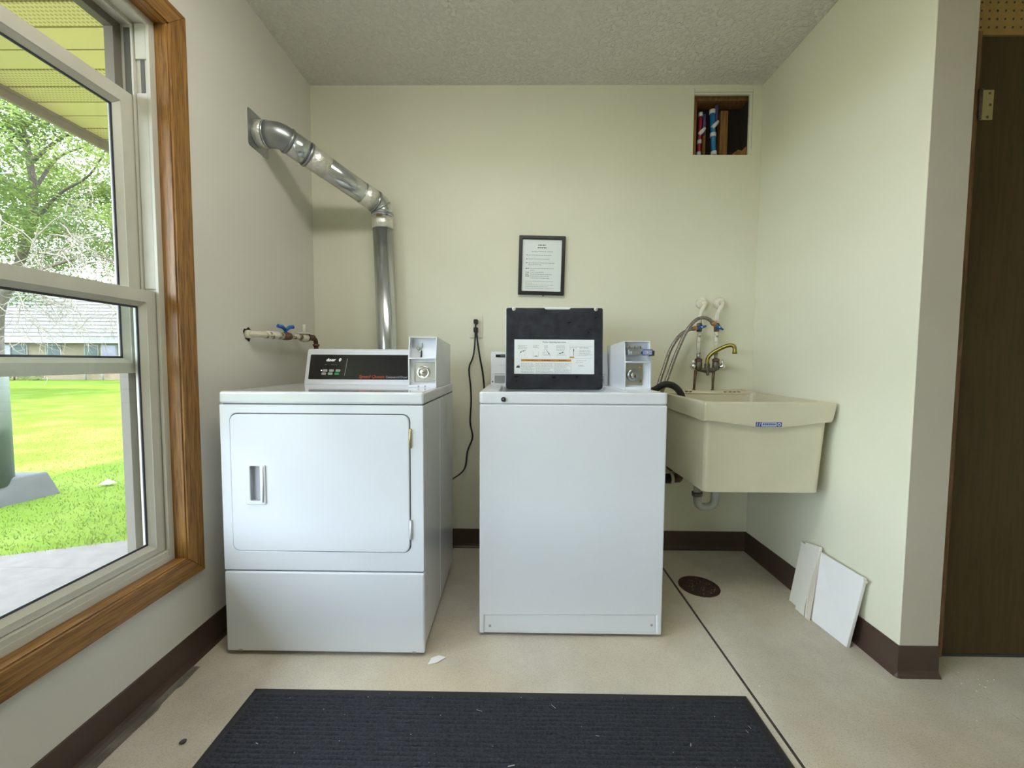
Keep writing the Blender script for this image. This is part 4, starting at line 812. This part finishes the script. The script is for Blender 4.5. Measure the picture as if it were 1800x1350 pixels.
# ================================================================== supply pipes, valves, faucet, hoses
def supply(x, xe, label, ang):
    root = empty('supply_pipe', (x, -0.06, 1.03), label, 'pipe', 'supply pipes above the sink')
    MB().lathe([(0.031, 0), (0.0305, 0.010), (0.026, 0.018), (0.0115, 0.022)], (xe, 0, 1.330), (0, -1, 0), 24).build('escutcheon', 'painted_pipe', root)
    MB().tube(fillet([(xe, -0.012, 1.329), (xe + 0.002, -0.052, 1.322), (x + 0.003, -0.060, 1.275), (x, -0.060, 1.205)], 0.025, 6), 0.0105, 14).build('upper_pipe', 'painted_pipe', root)
    vb = MB().lathe([(0.010, -0.022), (0.0135, -0.018), (0.0135, 0.018), (0.010, 0.022)], (x, -0.060, 1.198), (0, 0, 1), 12).build('valve_body', 'dark_brass', root)
    c, s_ = math.cos(ang), math.sin(ang); vc = Vector((x, -0.082, 1.198))
    MB().lathe([(0.011, 0), (0.011, 0.012), (0.007, 0.015)], vc + Vector((0, 0.012, 0)), (0, -1, 0), 14).build('handle_hub', 'valve_blue', root)
    MB().tube([vc - Vector((c, 0, s_)) * 0.030, vc, vc + Vector((c, 0, s_)) * 0.026], [0.0075, 0.0085, 0.004], 10).build('valve_handle', 'valve_blue', root)
    MB().lathe([(0.0035, 0), (0.0035, 0.0012)], vc + Vector((0, -0.0085, 0)), (0, -1, 0), 10).build('handle_screw', 'chrome', root)
    MB().tube([(x, -0.060, 1.178), (x, -0.060, 1.062)], 0.0098, 14).build('lower_pipe', 'chipped_pipe', root)
    MB().tube([(x, -0.060, 1.068), (x, -0.060, 1.034)], 0.0088, 12).build('tail_pipe', 'galvanised_dull', root)
    return root
PX1, PX2 = 0.9385, 1.0275
supply(PX1, 0.972, 'left white supply pipe with level blue valve handle above sink', math.radians(12))
supply(PX2, 1.062, 'right white supply pipe with tilted blue valve handle above sink', math.radians(-28))
fc = empty('sink_faucet', (0.983, -0.066, SZ + 0.011), 'old brass two-handle faucet with curved spout over the sink', 'faucet')
fb = MB()
for x in (PX1, PX2): fb.tube([(x, -0.064, 0.978), (x, -0.064, 0.985), (x, -0.064, 1.018), (x, -0.064, 1.022)], [0.012, 0.0175, 0.0175, 0.014], 12)
fb.tube([(PX1, -0.064, 0.985), (0.983, -0.064, 0.974), (PX2, -0.064, 0.985)], 0.012, 12)
fb.cyl((0.983, -0.064, 0.972), (0.983, -0.064, 1.012), 0.0135, 12); fb.tube([(0.983, -0.070, 0.972), (0.983, -0.074, 0.952)], [0.009, 0.006], 10)
fb.build('body', 'dark_brass', fc, merge=False)
for x in (PX1, PX2): MB().tube([(x, -0.062, 1.020), (x, -0.062, 1.024), (x, -0.062, 1.036), (x, -0.062, 1.039)], [0.014, 0.0195, 0.0195, 0.012], 6).build('union_nut', 'rusty_iron', fc)
MB().tube(smooth_path([(0.983, -0.064, 1.008), (0.985, -0.066, 1.040), (1.003, -0.080, 1.068), (1.030, -0.098, 1.088), (1.055, -0.115, 1.102), (1.074, -0.126, 1.104), (1.084, -0.132, 1.094), (1.086, -0.133, 1.070)], 6), [0.0098] * 36 + [0.0092] * 7, 16).build('spout', 'old_brass', fc)
MB().tube([(1.086, -0.133, 1.074), (1.086, -0.133, 1.062)], 0.0112, 14).build('spout_tip', 'old_brass', fc)
for s_, x in ((-1, PX1), (1, PX2)):
    MB().lathe([(0.008, 0), (0.008, 0.010), (0.016, 0.014), (0.017, 0.024), (0.012, 0.031), (0.0001, 0.033)], (x + s_ * 0.010, -0.066, 0.998), (s_, -0.1, 0), 16).build('handle', 'chrome', fc)
    MB().tube([(x + s_ * 0.030, -0.068, 1.004), (x + s_ * 0.031, -0.069, 1.034)], [0.006, 0.004], 10).build('handle_lever', 'chrome', fc)
for x, xb in ((0.926, 0.918), (1.017, 1.014)):
    MB().tube([(x, -0.064, 0.980), ((x + xb) / 2, -0.064, 0.93), (xb, -0.066, SZ + 0.012)], [0.0085, 0.0065, 0.0055], 10).build('leg', 'tarnish', fc)
    MB().lathe([(0.0095, 0), (0.0085, 0.004), (0.006, 0.006)], (xb, -0.066, SZ + 0.0105), (0, 0, 1), 12).build('leg_foot', 'dark_brass', fc)

h1 = empty('water_hose', (0.66, -0.16, 0.6), 'braided steel hose from the left valve down to the washer', 'hose', 'washer supply hoses')
MB().tube(smooth_path([(0.899, -0.083, 1.190), (0.866, -0.086, 1.180), (0.823, -0.092, 1.150), (0.780, -0.100, 1.085), (0.752, -0.110, 1.01), (0.722, -0.125, 0.93), (0.698, -0.135, 0.865), (0.665, -0.12, 0.76), (0.60, -0.055, 0.68), (0.52, -0.045, 0.66)], 6), 0.0088, 12).build('hose_line', 'braided_steel', h1)
MB().tube([(0.922, -0.080, 1.195), (0.908, -0.082, 1.192), (0.894, -0.083, 1.189)], [0.008, 0.0125, 0.0110], 10).build('nut', 'copper_nut', h1)
h2 = empty('water_hose', (0.67, -0.18, 0.6), 'braided steel hose arching from the right valve down to the washer', 'hose', 'washer supply hoses')
MB().tube(smooth_path([(0.998, -0.086, 1.216), (0.968, -0.100, 1.236), (0.932, -0.110, 1.243), (0.890, -0.118, 1.226), (0.850, -0.124, 1.178), (0.816, -0.128, 1.110), (0.780, -0.135, 1.020), (0.745, -0.150, 0.93), (0.716, -0.155, 0.860), (0.665, -0.10, 0.70), (0.60, -0.05, 0.60), (0.50, -0.045, 0.58)], 6), 0.0088, 12).build('hose_line', 'braided_steel', h2)
MB().tube([(1.012, -0.082, 1.206), (0.999, -0.086, 1.215), (0.988, -0.090, 1.223)], [0.0085, 0.0130, 0.0115], 10).build('nut', 'copper_nut', h2)
dh = MB().tube(smooth_path([(0.585, -0.06, 0.55), (0.625, -0.115, 0.76), (0.648, -0.190, 0.865), (0.665, -0.235, 0.890), (0.700, -0.250, 0.913), (0.742, -0.255, 0.905), (0.775, -0.258, 0.868), (0.790, -0.26, 0.80), (0.795, -0.262, 0.70)], 7), 0.0155, 16).build('drain_hose', 'rubber_hose')
tag(dh, 'black rubber drain hose looping over the sink edge', 'hose')

# ================================================================== boards leaning on the right wall
def board(pts, th, xoff=0.0):
    """pts: bl, br, tr, tl of the face; thickness goes towards the wall"""
    P = [Vector(p) + Vector((xoff, 0, 0)) for p in pts]; n = (P[1] - P[0]).cross(P[3] - P[0]).normalized()
    if n.x < 0: n = -n
    return MB().loft([P, [p + n * th for p in P]])
s1 = empty('drywall_scrap', (1.19, -0.53, 0), 'narrow broken white board piece with torn edge leaning on the wall', 'board')
board([(1.176, -0.472, 0.001), (1.176, -0.560, 0.001), (1.232, -0.520, 0.248), (1.232, -0.452, 0.250)], 0.008).build('back_layer', 'plaster_old', s1, bevel=0.001)
board([(1.160, -0.534, 0.001), (1.160, -0.606, 0.001), (1.226, -0.567, 0.279), (1.226, -0.484, 0.262)], 0.010).build('face_layer', 'plaster_old', s1, bevel=0.001)
q = MB(); rs = random.Random(5); Lp, Rp = [], []
for i in range(9):
    t = i / 8; z = 0.002 + 0.262 * t; x = 1.1585 + 0.0655 * t; yr = -0.613 + 0.046 * t; wj = 0.011 + 0.006 * math.sin(t * 5) + rs.uniform(-0.003, 0.003)
    Lp.append((x - 0.0008, yr + wj, z)); Rp.append((x - 0.0008, yr - 0.002, z))
q.loft([[Lp[i], Rp[i], (Rp[i][0] + 0.006, Rp[i][1], Rp[i][2]), (Lp[i][0] + 0.006, Lp[i][1], Lp[i][2])] for i in range(9)]); q.build('torn_core', 'plaster_core', s1)
MB().tube([(1.1595 + 0.066 * t - 0.0003, -0.600 + 0.046 * t + 0.010 + 0.004 * math.sin(9 * t), 0.002 + 0.235 * t) for t in [i / 14 for i in range(15)]], 0.0011, 5).build('crack', 'tarnish', s1)
s2 = empty('drywall_scrap', (1.19, -0.69, 0), 'wide clean white board piece leaning on the wall nearest the corner', 'board')
board([(1.174, -0.598, 0.001), (1.188, -0.764, 0.001), (1.228, -0.776, 0.262), (1.228, -0.556, 0.258)], 0.0125).build('panel', 'plaster_board', s2, bevel=0.0012)
q = MB(); rs = random.Random(9)
for i in range(7): q.lathe([(0.0001, -0.004), (0.005, -0.002), (0.006, 0.002), (0.0001, 0.005)], (1.231 + rs.uniform(-0.003, 0.006), -0.778 + rs.uniform(-0.006, 0.006), 0.259 + rs.uniform(-0.010, 0.006)), (rs.uniform(-1, 1), rs.uniform(-1, 1), 1), 6)
q.build('crumbled_corner', 'plaster_core', s2, merge=False)

# ================================================================== floor drain, mat, bits
fd = empty('floor_drain', (0.836, -0.371, 0.0), 'round rusty floor drain grate beside the washer', 'drain')
MB().lathe([(0.088, 0), (0.088, 0.0018), (0.079, 0.0022), (0.078, 0.0008), (0.0001, 0.0008)], (0.836, -0.371, 0.0), (0, 0, 1), 40).build('rim', 'rust_grate', fd)
q = MB(); pitch = 0.0145
for i in range(-6, 7):
    for k in range(-6, 7):
        x, y = i * pitch + (k % 2) * pitch / 2, k * pitch * 0.87
        if math.hypot(x, y) < 0.070: q.lathe([(0.0052, 0), (0.0052, 0.0004)], (0.836 + x, -0.371 + y, 0.0008), (0, 0, 1), 8)
q.build('grate_hole', 'print_black', fd, fix=False, kind='stuff')
q = MB(); rs = random.Random(4)
for i in range(26):
    a, r_ = rs.uniform(0, 2 * PI), 0.07 * math.sqrt(rs.random()); q.lathe([(0.004, 0), (0.0025, 0.002)], (0.836 + r_ * math.cos(a), -0.371 + r_ * math.sin(a), 0.0010), (0, 0, 1), 6)
q.build('rust_flake', 'tarnish', fd, fix=False, kind='stuff')
MX0, MX1, MY0, MY1 = -0.803, 0.707, -1.95, -0.9855
fm = empty('floor_mat', ((MX0 + MX1) / 2, (MY0 + MY1) / 2, 0), 'black ribbed entrance mat with rubber border on the floor', 'mat')
MB().loft([[(MX0, MY0, 0.0005), (MX1, MY0, 0.0005), (MX1, MY1, 0.0005), (MX0, MY1, 0.0005)], [(MX0 + 0.006, MY0 + 0.006, 0.0045), (MX1 - 0.006, MY0 + 0.006, 0.0045), (MX1 - 0.006, MY1 - 0.006, 0.0045), (MX0 + 0.006, MY1 - 0.006, 0.0045)]]).build('rubber_border', 'mat_rubber', fm)
xs = np.linspace(MX0 + 0.026, MX1 - 0.026, 160); prof = []
y = MY1 - 0.024
while y > MY0 + 0.03:
    for t, h in ((0.0, 0.0045), (0.003, 0.0085), (0.0095, 0.0090), (0.0125, 0.0050)): prof.append((y - t, h))
    y -= 0.0135
rs = np.random.RandomState(2); vs, fs = [], []
for j, (yy, h) in enumerate(prof):
    for x in xs: vs.append((x, yy + rs.uniform(-0.0012, 0.0012), h + (rs.uniform(-0.0012, 0.0012) if h > 0.006 else 0)))
nx = len(xs)
for j in range(len(prof) - 1):
    for i in range(nx - 1): fs.append((j * nx + i, j * nx + i + 1, (j + 1) * nx + i + 1, (j + 1) * nx + i))
q = MB(); q.add(vs, fs, True); q.build('ribbed_pile', 'mat_pile', fm, fix=False)
q = MB(); rs = random.Random(8)
for i in range(70):
    x, y = rs.uniform(MX0 + 0.04, MX1 - 0.04), rs.uniform(-1.45, MY1 - 0.02); a = rs.uniform(0, PI); L = rs.choice((0.0014,) * 7 + (0.0022,) * 6 + (0.009, 0.017)); w_ = 0.0006
    c, s_ = math.cos(a), math.sin(a)
    q.add([(x - c * L / 2 + s_ * w_, y - s_ * L / 2 - c * w_, 0.0105), (x + c * L / 2 + s_ * w_, y + s_ * L / 2 - c * w_, 0.0108), (x + c * L / 2 - s_ * w_, y + s_ * L / 2 + c * w_, 0.0112), (x - c * L / 2 - s_ * w_, y - s_ * L / 2 + c * w_, 0.0108)], [(0, 1, 2, 3)])
lt = q.build('lint_specks', 'lint', fix=False); tag(lt, 'pale lint and grass clippings scattered on the black mat', 'lint', kind='stuff')
sp = MB(); sp.add([(-0.292, -0.876, 0.0005), (-0.262, -0.868, 0.002), (-0.236, -0.842, 0.0012), (-0.262, -0.838, 0.005), (-0.285, -0.848, 0.003), (-0.292, -0.876, 0.0015), (-0.262, -0.868, 0.003), (-0.236, -0.842, 0.0022), (-0.262, -0.838, 0.006), (-0.285, -0.848, 0.004)],
       [(0, 1, 2, 3, 4), (9, 8, 7, 6, 5), (0, 5, 6, 1), (1, 6, 7, 2), (2, 7, 8, 3), (3, 8, 9, 4), (4, 9, 5, 0)])
o = sp.build('paper_scrap', 'scrap_paper'); tag(o, 'small torn white paper scrap on the floor by the dryer corner', 'paper')
o = MB().lathe([(0.0001, 0), (0.007, 0.0005), (0.0085, 0.003), (0.005, 0.0055), (0.0001, 0.006)], (-0.881, -1.166, 0.0), (0, 0, 1), 9).build('pebble', 'pebble'); tag(o, 'dark pebble on the bare floor left of the mat', 'pebble')
q = MB(); rs = random.Random(12)
for i in range(16):
    x, y = (rs.gauss(1.475, 0.035), rs.gauss(-0.93, 0.03)) if i < 9 else (rs.uniform(0.75, 1.45), rs.uniform(-1.2, -0.85)); r_ = rs.uniform(0.0012, 0.0026)
    q.lathe([(r_, 0), (r_ * 0.6, 0.0012)], (x, y, 0.0001), (0, 0, 1), 5)
o = q.build('paint_chips', 'scrap_paper', fix=False); tag(o, 'tiny white paint chips on the floor near the wall end', 'debris', kind='stuff')

# ================================================================== outdoors
GZ = -0.20
# eave: soffit strips running out from the wall, fascia board, roof above
ev = empty('eave', (XL - WT - 0.5, 0, 2.238), kind='structure')
SZ_, XF = 2.238, -2.316; PW = 0.109
def strip_mesh(name, mt_):
    q_ = MB(); q_.prism([(0.0035, 0.001), (0.006, 0.0), (PW - 0.006, 0.0), (PW - 0.0035, 0.001), (PW - 0.0035, 0.008), (0.0035, 0.008)], 'x', XF, XL - WT); return q_.build(name, mt_)
plain = strip_mesh('soffit_strip', 'soffit'); vent = strip_mesh('soffit_strip', 'soffit_vented')
for i in range(-32, 50):
    src = vent if i % 4 in (2, 3) else plain
    o = src.copy(); col.objects.link(o); o.name = 'soffit_strip'; o.parent = ev
    o.location = (WORLD[src].x - WORLD[ev].x, -0.63 + i * PW + PW / 2 - WORLD[ev].y, 0.0)
for o in (plain, vent): bpy.data.objects.remove(o)
MB().box(XF - 0.022, XF, -4.6, 4.9, 2.189, 2.40).build('fascia', 'fascia', ev, bevel=0.003)
MB().box(XF - 0.002, XF + 0.012, -4.6, 4.9, 2.226, 2.240).build('channel', 'fascia', ev)
MB().box(XF, XL - WT, -4.6, 4.9, 2.248, 2.251).build('backing', 'fascia', ev)
MB().prism([(XF - 0.03, 2.40), (XF - 0.03, 2.43), (1.2, 3.6), (XFAR + 1.2, 2.9), (XFAR + 1.2, 2.8), (1.2, 3.5), (XL - WT, 2.57)], 'y', -5.0, 5.4).build('roof', 'shingle', kind='structure')
w = MB().box(XL - WT, XL - WT + 0.02, 0.12, 5.0, -0.35, 2.6); w.box(XL - WT, XFAR, 5.0, 5.1, -0.35, 2.6); w.build('wall_neighbour', 'outer_wall', kind='structure')
MB().add([(-60, -40, GZ), (30, -40, GZ), (30, 60, GZ), (-60, 60, GZ)], [(0, 1, 2, 3)]).build('lawn', 'lawn', kind='structure', fix=False)
MB().prism([(XL - WT, 1.02), (-2.0, 0.70), (-2.59, 0.45), (-3.155, 0.214), (-5.0, -0.56), (-8.0, -1.8), (-8.0, -9.0), (XL - WT, -9.0)], 'z', GZ - 0.08, GZ + 0.012).build('walkway', 'walk_concrete', kind='structure', bevel=0.006)
# grass blades near the walk
def edge_y(x): return 0.45 + (x + 2.59) * 0.4177
rsn = np.random.RandomState(11); vs, fs = [], []
N = 75000; X_ = -2.0 - 9.0 * rsn.rand(N) ** 2.4; Y_ = rsn.uniform(-1.5, 6.5, N)
for x, y, a, h, ln, wd in zip(X_, Y_, rsn.uniform(0, 2 * PI, N), rsn.uniform(0.010, 0.032, N), rsn.uniform(-0.018, 0.018, (N, 2)), rsn.uniform(0.002, 0.0042, N)):
    e = edge_y(x) - 0.03; h *= max(0.45, 1 + (x + 3) * 0.09)
    if y < e: continue
    if y < e + 0.10: h *= 1.7
    c, s_ = math.cos(a) * wd, math.sin(a) * wd; n = len(vs)
    vs += [(x - c, y - s_, GZ), (x + c, y + s_, GZ), (x + ln[0], y + ln[1], GZ + h)]; fs.append((n, n + 1, n + 2))
q = MB(); q.add(vs, fs); o = q.build('grass', 'grass_blade', fix=False); tag(o, 'short green grass growing along the concrete walk outside', 'grass', kind='stuff')
# pedestal on a concrete footing just outside
pdl = empty('utility_pedestal', (-4.40, 1.12, GZ), 'grey-green utility post on a concrete footing on the lawn', 'pedestal')
MB().lathe([(0.155, 0.15), (0.155, 1.10), (0.150, 1.14), (0.05, 1.17), (0.0001, 1.17)], (-4.395, 1.10, GZ), (0, 0, 1), 28).build('post', 'pedestal_paint', pdl)
MB().loft([[(-4.95, 0.72, GZ - 0.02), (-4.24, 0.86, GZ - 0.02), (-4.12, 1.42, GZ - 0.02), (-4.95, 1.42, GZ - 0.02)], [(-4.93, 0.80, GZ + 0.19), (-4.31, 0.93, GZ + 0.21), (-4.20, 1.38, GZ + 0.21), (-4.93, 1.38, GZ + 0.19)]]).build('footing', 'footing', pdl, bevel=0.015)
MB().lathe([(0.035, 0), (0.035, 0.02)], (-4.245, 0.955, GZ + 0.045), (0.6, -0.5, 0.1), 14).build('lifting_notch', 'print_black', pdl)
q = MB(); q.add([(-3.98, 1.60, GZ + 0.02), (-3.89, 1.61, GZ + 0.025), (-3.85, 1.65, GZ + 0.03), (-3.90, 1.67, GZ + 0.035), (-3.96, 1.65, GZ + 0.03), (-3.92, 1.635, GZ + 0.065)], [(0, 1, 5), (1, 2, 5), (2, 3, 5), (3, 4, 5), (4, 0, 5), (4, 3, 2, 1, 0)])  # low faceted white shape on the grass
o = q.build('white_shape', 'scrap_paper'); tag(o, 'small bright white shape on the lawn', 'litter')
# house across the lawn
YB = 21.4
hs = empty('house', (-24, YB + 3, GZ), 'low tan house with grey shingled roof across the lawn', 'house')
MB().box(-38, -10, YB, YB + 9, GZ, 2.15).build('walls', 'far_brick', hs)
for i in range(17):
    t0, t1 = i / 17, (i + 1) / 17; y0, y1 = YB - 0.5 + 5.5 * t0, YB - 0.5 + 5.5 * t1 + 0.06; z0, z1 = 2.05 + 4.15 * t0, 2.05 + 4.15 * t1
    MB().prism([(y0, z0), (y0, z0 + 0.045), (y1, z1 + 0.03), (y1, z1 - 0.05)], 'x', -38.6, -9.4).build('shingle_course', 'shingle', hs)
MB().box(-38.5, -9.5, YB - 0.52, YB - 0.46, 1.92, 2.10).build('gutter', 'far_trim', hs)
for x, wd, mt_ in ((-29.0, 0.42, 'far_shutter'), (-30.3, 0.8, 'far_pane'), (-27.0, 0.40, 'far_shutter'), (-24.75, 0.36, 'far_shutter'), (-23.7, 0.42, 'far_pane'), (-21.6, 0.5, 'far_pane')):
    o = MB().box(x - wd - 0.06, x + wd + 0.06, YB - 0.05, YB, 0.62, 1.84).build('window', 'far_trim', hs); MB().box(x - wd, x + wd, YB - 0.07, YB - 0.045, 0.68, 1.78).build('pane', mt_, o)
for x in (-28.75, -27.9): 
    o = MB().box(x - 0.34, x + 0.34, YB - 0.05, YB, 0.02, 0.42).build('basement_window', 'far_trim', hs); MB().box(x - 0.28, x + 0.28, YB - 0.07, YB - 0.045, 0.08, 0.36).build('pane', 'far_pane', o)
for x in (-25.0, -24.0): MB().cyl((x, YB - 0.2, GZ), (x, YB - 0.2, 0.5), 0.05, 8).build('porch_post', 'far_trim', hs)

def leaves(centres, per, rad, size, seed, mt_, name, parent):
    rs_ = np.random.RandomState(seed); n = len(centres) * per
    C = np.repeat(np.array(centres), per, 0); D = rs_.normal(size=(n, 3)); D /= np.linalg.norm(D, axis=1)[:, None]
    P = C + D * (rs_.rand(n, 1) ** 0.5) * np.array(rad)
    a = rs_.uniform(0, 2 * PI, n); tlt = rs_.uniform(-0.7, 0.7, n); L = size * rs_.uniform(0.6, 1.2, n)
    u = np.stack([np.cos(a) * np.cos(tlt), np.sin(a) * np.cos(tlt), np.sin(tlt)], 1) * L[:, None]
    v = np.stack([-np.sin(a), np.cos(a), rs_.uniform(-0.6, 0.6, n)], 1) * (L * 0.30)[:, None]
    V = np.concatenate([P - u, P + v, P + u, P - v], 1).reshape(-1, 3); c = V.mean(0)
    me = bpy.data.meshes.new(name); me.from_pydata((V - c).tolist(), [], [(4 * i, 4 * i + 1, 4 * i + 2, 4 * i + 3) for i in range(n)]); me.materials.append(MATS[mt_])
    o = bpy.data.objects.new(name, me); col.objects.link(o); o.parent = parent; o.location = Vector(c) - WORLD[parent]; WORLD[o] = Vector(c); o['kind'] = 'stuff'; return o
def at(px, py, depth): return Vector(((px - 908.5) / 718.4 * depth, depth + CAM.y, CAM.z - (py - 635.6) / 718.4 * depth))
def tree(name, label, cat, trunk, branches, crown, seed, mats, n_cl, per, size, rad, group='trees outside the window'):
    base = trunk[0]; root = empty(name, base, label, cat, group)
    k = len(trunk); MB().tube(smooth_path(trunk, 4), [0.13 - 0.07 * i / (4 * (k - 1)) for i in range(4 * (k - 1) + 1)], 10).build('trunk', 'bark', root)
    for b_ in branches:
        k = len(b_); MB().tube(smooth_path(b_, 4), [0.050 - 0.038 * i / (4 * (k - 1)) for i in range(4 * (k - 1) + 1)], 7).build('branch', 'bark', root)
    rs_ = random.Random(seed); cc, cr = crown
    for mi, mt_ in enumerate(mats):
        cs = []
        while len(cs) < n_cl // len(mats):
            p = Vector((rs_.uniform(-1, 1), rs_.uniform(-1, 1), rs_.uniform(-1, 1)))
            if p.length < 1: cs.append(tuple(Vector((cc.x + p.x * cr[0], cc.y + p.y * cr[1], cc.z + p.z * cr[2]))))
        leaves(cs, per, rad, size, seed * 10 + mi, mt_, 'foliage', root)
    return root
d = 11.0
b0 = at(-18, 700, d); b0.z = GZ - 0.1
T = [b0, at(-10, 560, d), at(24, 490, d), at(52, 420, d), at(66, 360, d), at(60, 280, d), at(40, 190, d)]
br = [[at(58, 405, d), at(110, 350, d - .3), at(165, 318, d - .6), at(205, 262, d - 1)], [at(64, 360, d), at(20, 330, d), at(-40, 300, d), at(-110, 240, d)], [at(60, 290, d), at(30, 260, d), at(60, 235, d - 1), at(110, 205, d - 1)],
      [at(62, 350, d), at(110, 290, d + 1), at(160, 270, d + 1), at(220, 255, d + 1)], [at(30, 490, d), at(100, 470, d - 1), at(160, 455, d - 1.5), at(220, 470, d - 2)], [at(50, 260, d), at(0, 200, d), at(-60, 150, d), at(-90, 100, d)], [at(60, 300, d), at(120, 255, d), at(170, 240, d), at(230, 230, d)]]
tr = tree('shade_tree', 'big feathery-leaved shade tree with grey branches outside the window', 'tree', T, br, (at(60, 260, d), (4.6, 3.0, 3.2)), 3, ('leaf_a', 'leaf_b', 'leaf_c'), 210, 330, 0.070, (0.90, 0.90, 0.36))
# pale dead twigs hanging in front of it
rs = random.Random(21); q = MB()
def twig(p, dirv, L, r0, depth):
    n = 9; pts = [p]; dd = dirv.normalized()
    for i in range(n):
        dd = (dd + Vector((rs.uniform(-1, 1), rs.uniform(-1, 1), rs.uniform(-1, 1))) * 0.34 + Vector((0, 0, -0.05))).normalized(); pts.append(pts[-1] + dd * L / n)
    q.tube(pts, [r0 * (1 - 0.7 * i / n) for i in range(n + 1)], 4, caps=False)
    if depth:
        for i in range(2, n + 1, 1):
            if rs.random() < 0.75: twig(pts[i], dd + Vector((rs.uniform(-1, 1), rs.uniform(-1, 1), rs.uniform(-1, 1))) * 0.9, L * rs.uniform(0.3, 0.6), r0 * 0.55, depth - 1)
dt = 8.5
for (x0, y0), (x1, y1), L in (((20, 470), (120, 420), 1.6), ((60, 440), (110, 350), 1.3), ((90, 420), (190, 400), 1.5), ((70, 450), (190, 480), 1.7), ((10, 500), (80, 560), 1.5), ((40, 500), (160, 560), 1.8), ((-20, 420), (60, 540), 2.0), ((110, 400), (215, 460), 1.4), ((60, 500), (30, 600), 1.3), ((100, 520), (190, 610), 1.3), ((-10, 540), (60, 620), 1.2), ((120, 380), (120, 330), 0.9), ((95, 470), (100, 400), 1.0), ((130, 430), (60, 380), 1.2), ((150, 470), (210, 420), 1.2), ((30, 440), (-10, 520), 1.4), ((150, 500), (220, 560), 1.3), ((70, 540), (150, 520), 1.2), ((110, 450), (160, 540), 1.5), ((0, 380), (90, 420), 1.5)):
    a = at(x0, y0, dt + rs.uniform(-.5, .5)); twig(a, at(x1, y1, dt) - at(x0, y0, dt), L, 0.014, 2)
q.build('dead_twigs', 'dry_twig', tr, fix=False, kind='stuff')
b1 = at(215, 700, 18); b1.z = GZ
tree('lawn_tree', 'lighter green tree farther back above the house roof', 'tree', [b1, at(212, 560, 18), at(205, 450, 18), at(190, 330, 18)], [[at(208, 480, 18), at(150, 400, 18), at(110, 330, 18)], [at(205, 450, 18), at(250, 380, 18), at(290, 320, 18)]], (at(190, 400, 18), (4.5, 3.0, 3.4)), 5, ('leaf_b', 'leaf_a'), 90, 230, 0.11, (1.0, 1.0, 0.4))
b2 = at(-130, 700, 15); b2.z = GZ
tree('lawn_tree', 'dark green tree at the far left edge of the window view', 'tree', [b2, at(-128, 560, 15), at(-110, 430, 15), at(-90, 300, 15)], [[at(-115, 450, 15), at(-60, 390, 15), at(-10, 360, 15)]], (at(-80, 380, 15), (3.8, 3.0, 4.0)), 6, ('leaf_c', 'leaf_a'), 90, 230, 0.10, (0.9, 0.9, 0.35))
bs = empty('shrub', (-28.6, YB - 1.0, GZ), 'low green shrub at the foot of the house across the lawn', 'shrub')
rs = random.Random(2); leaves([(-29.4 + i * 0.42, YB - 1.0 + rs.uniform(-.2, .2), GZ + 0.25 + 0.25 * math.sin(i * 0.9) * (i > 2)) for i in range(7)], 130, (0.4, 0.35, 0.25), 0.09, 3, 'leaf_b', 'foliage', bs)
MB().cyl((-28.2, YB - 1.0, GZ), (-28.2, YB - 1.0, GZ + 0.3), 0.04, 8).build('stem', 'bark', bs)
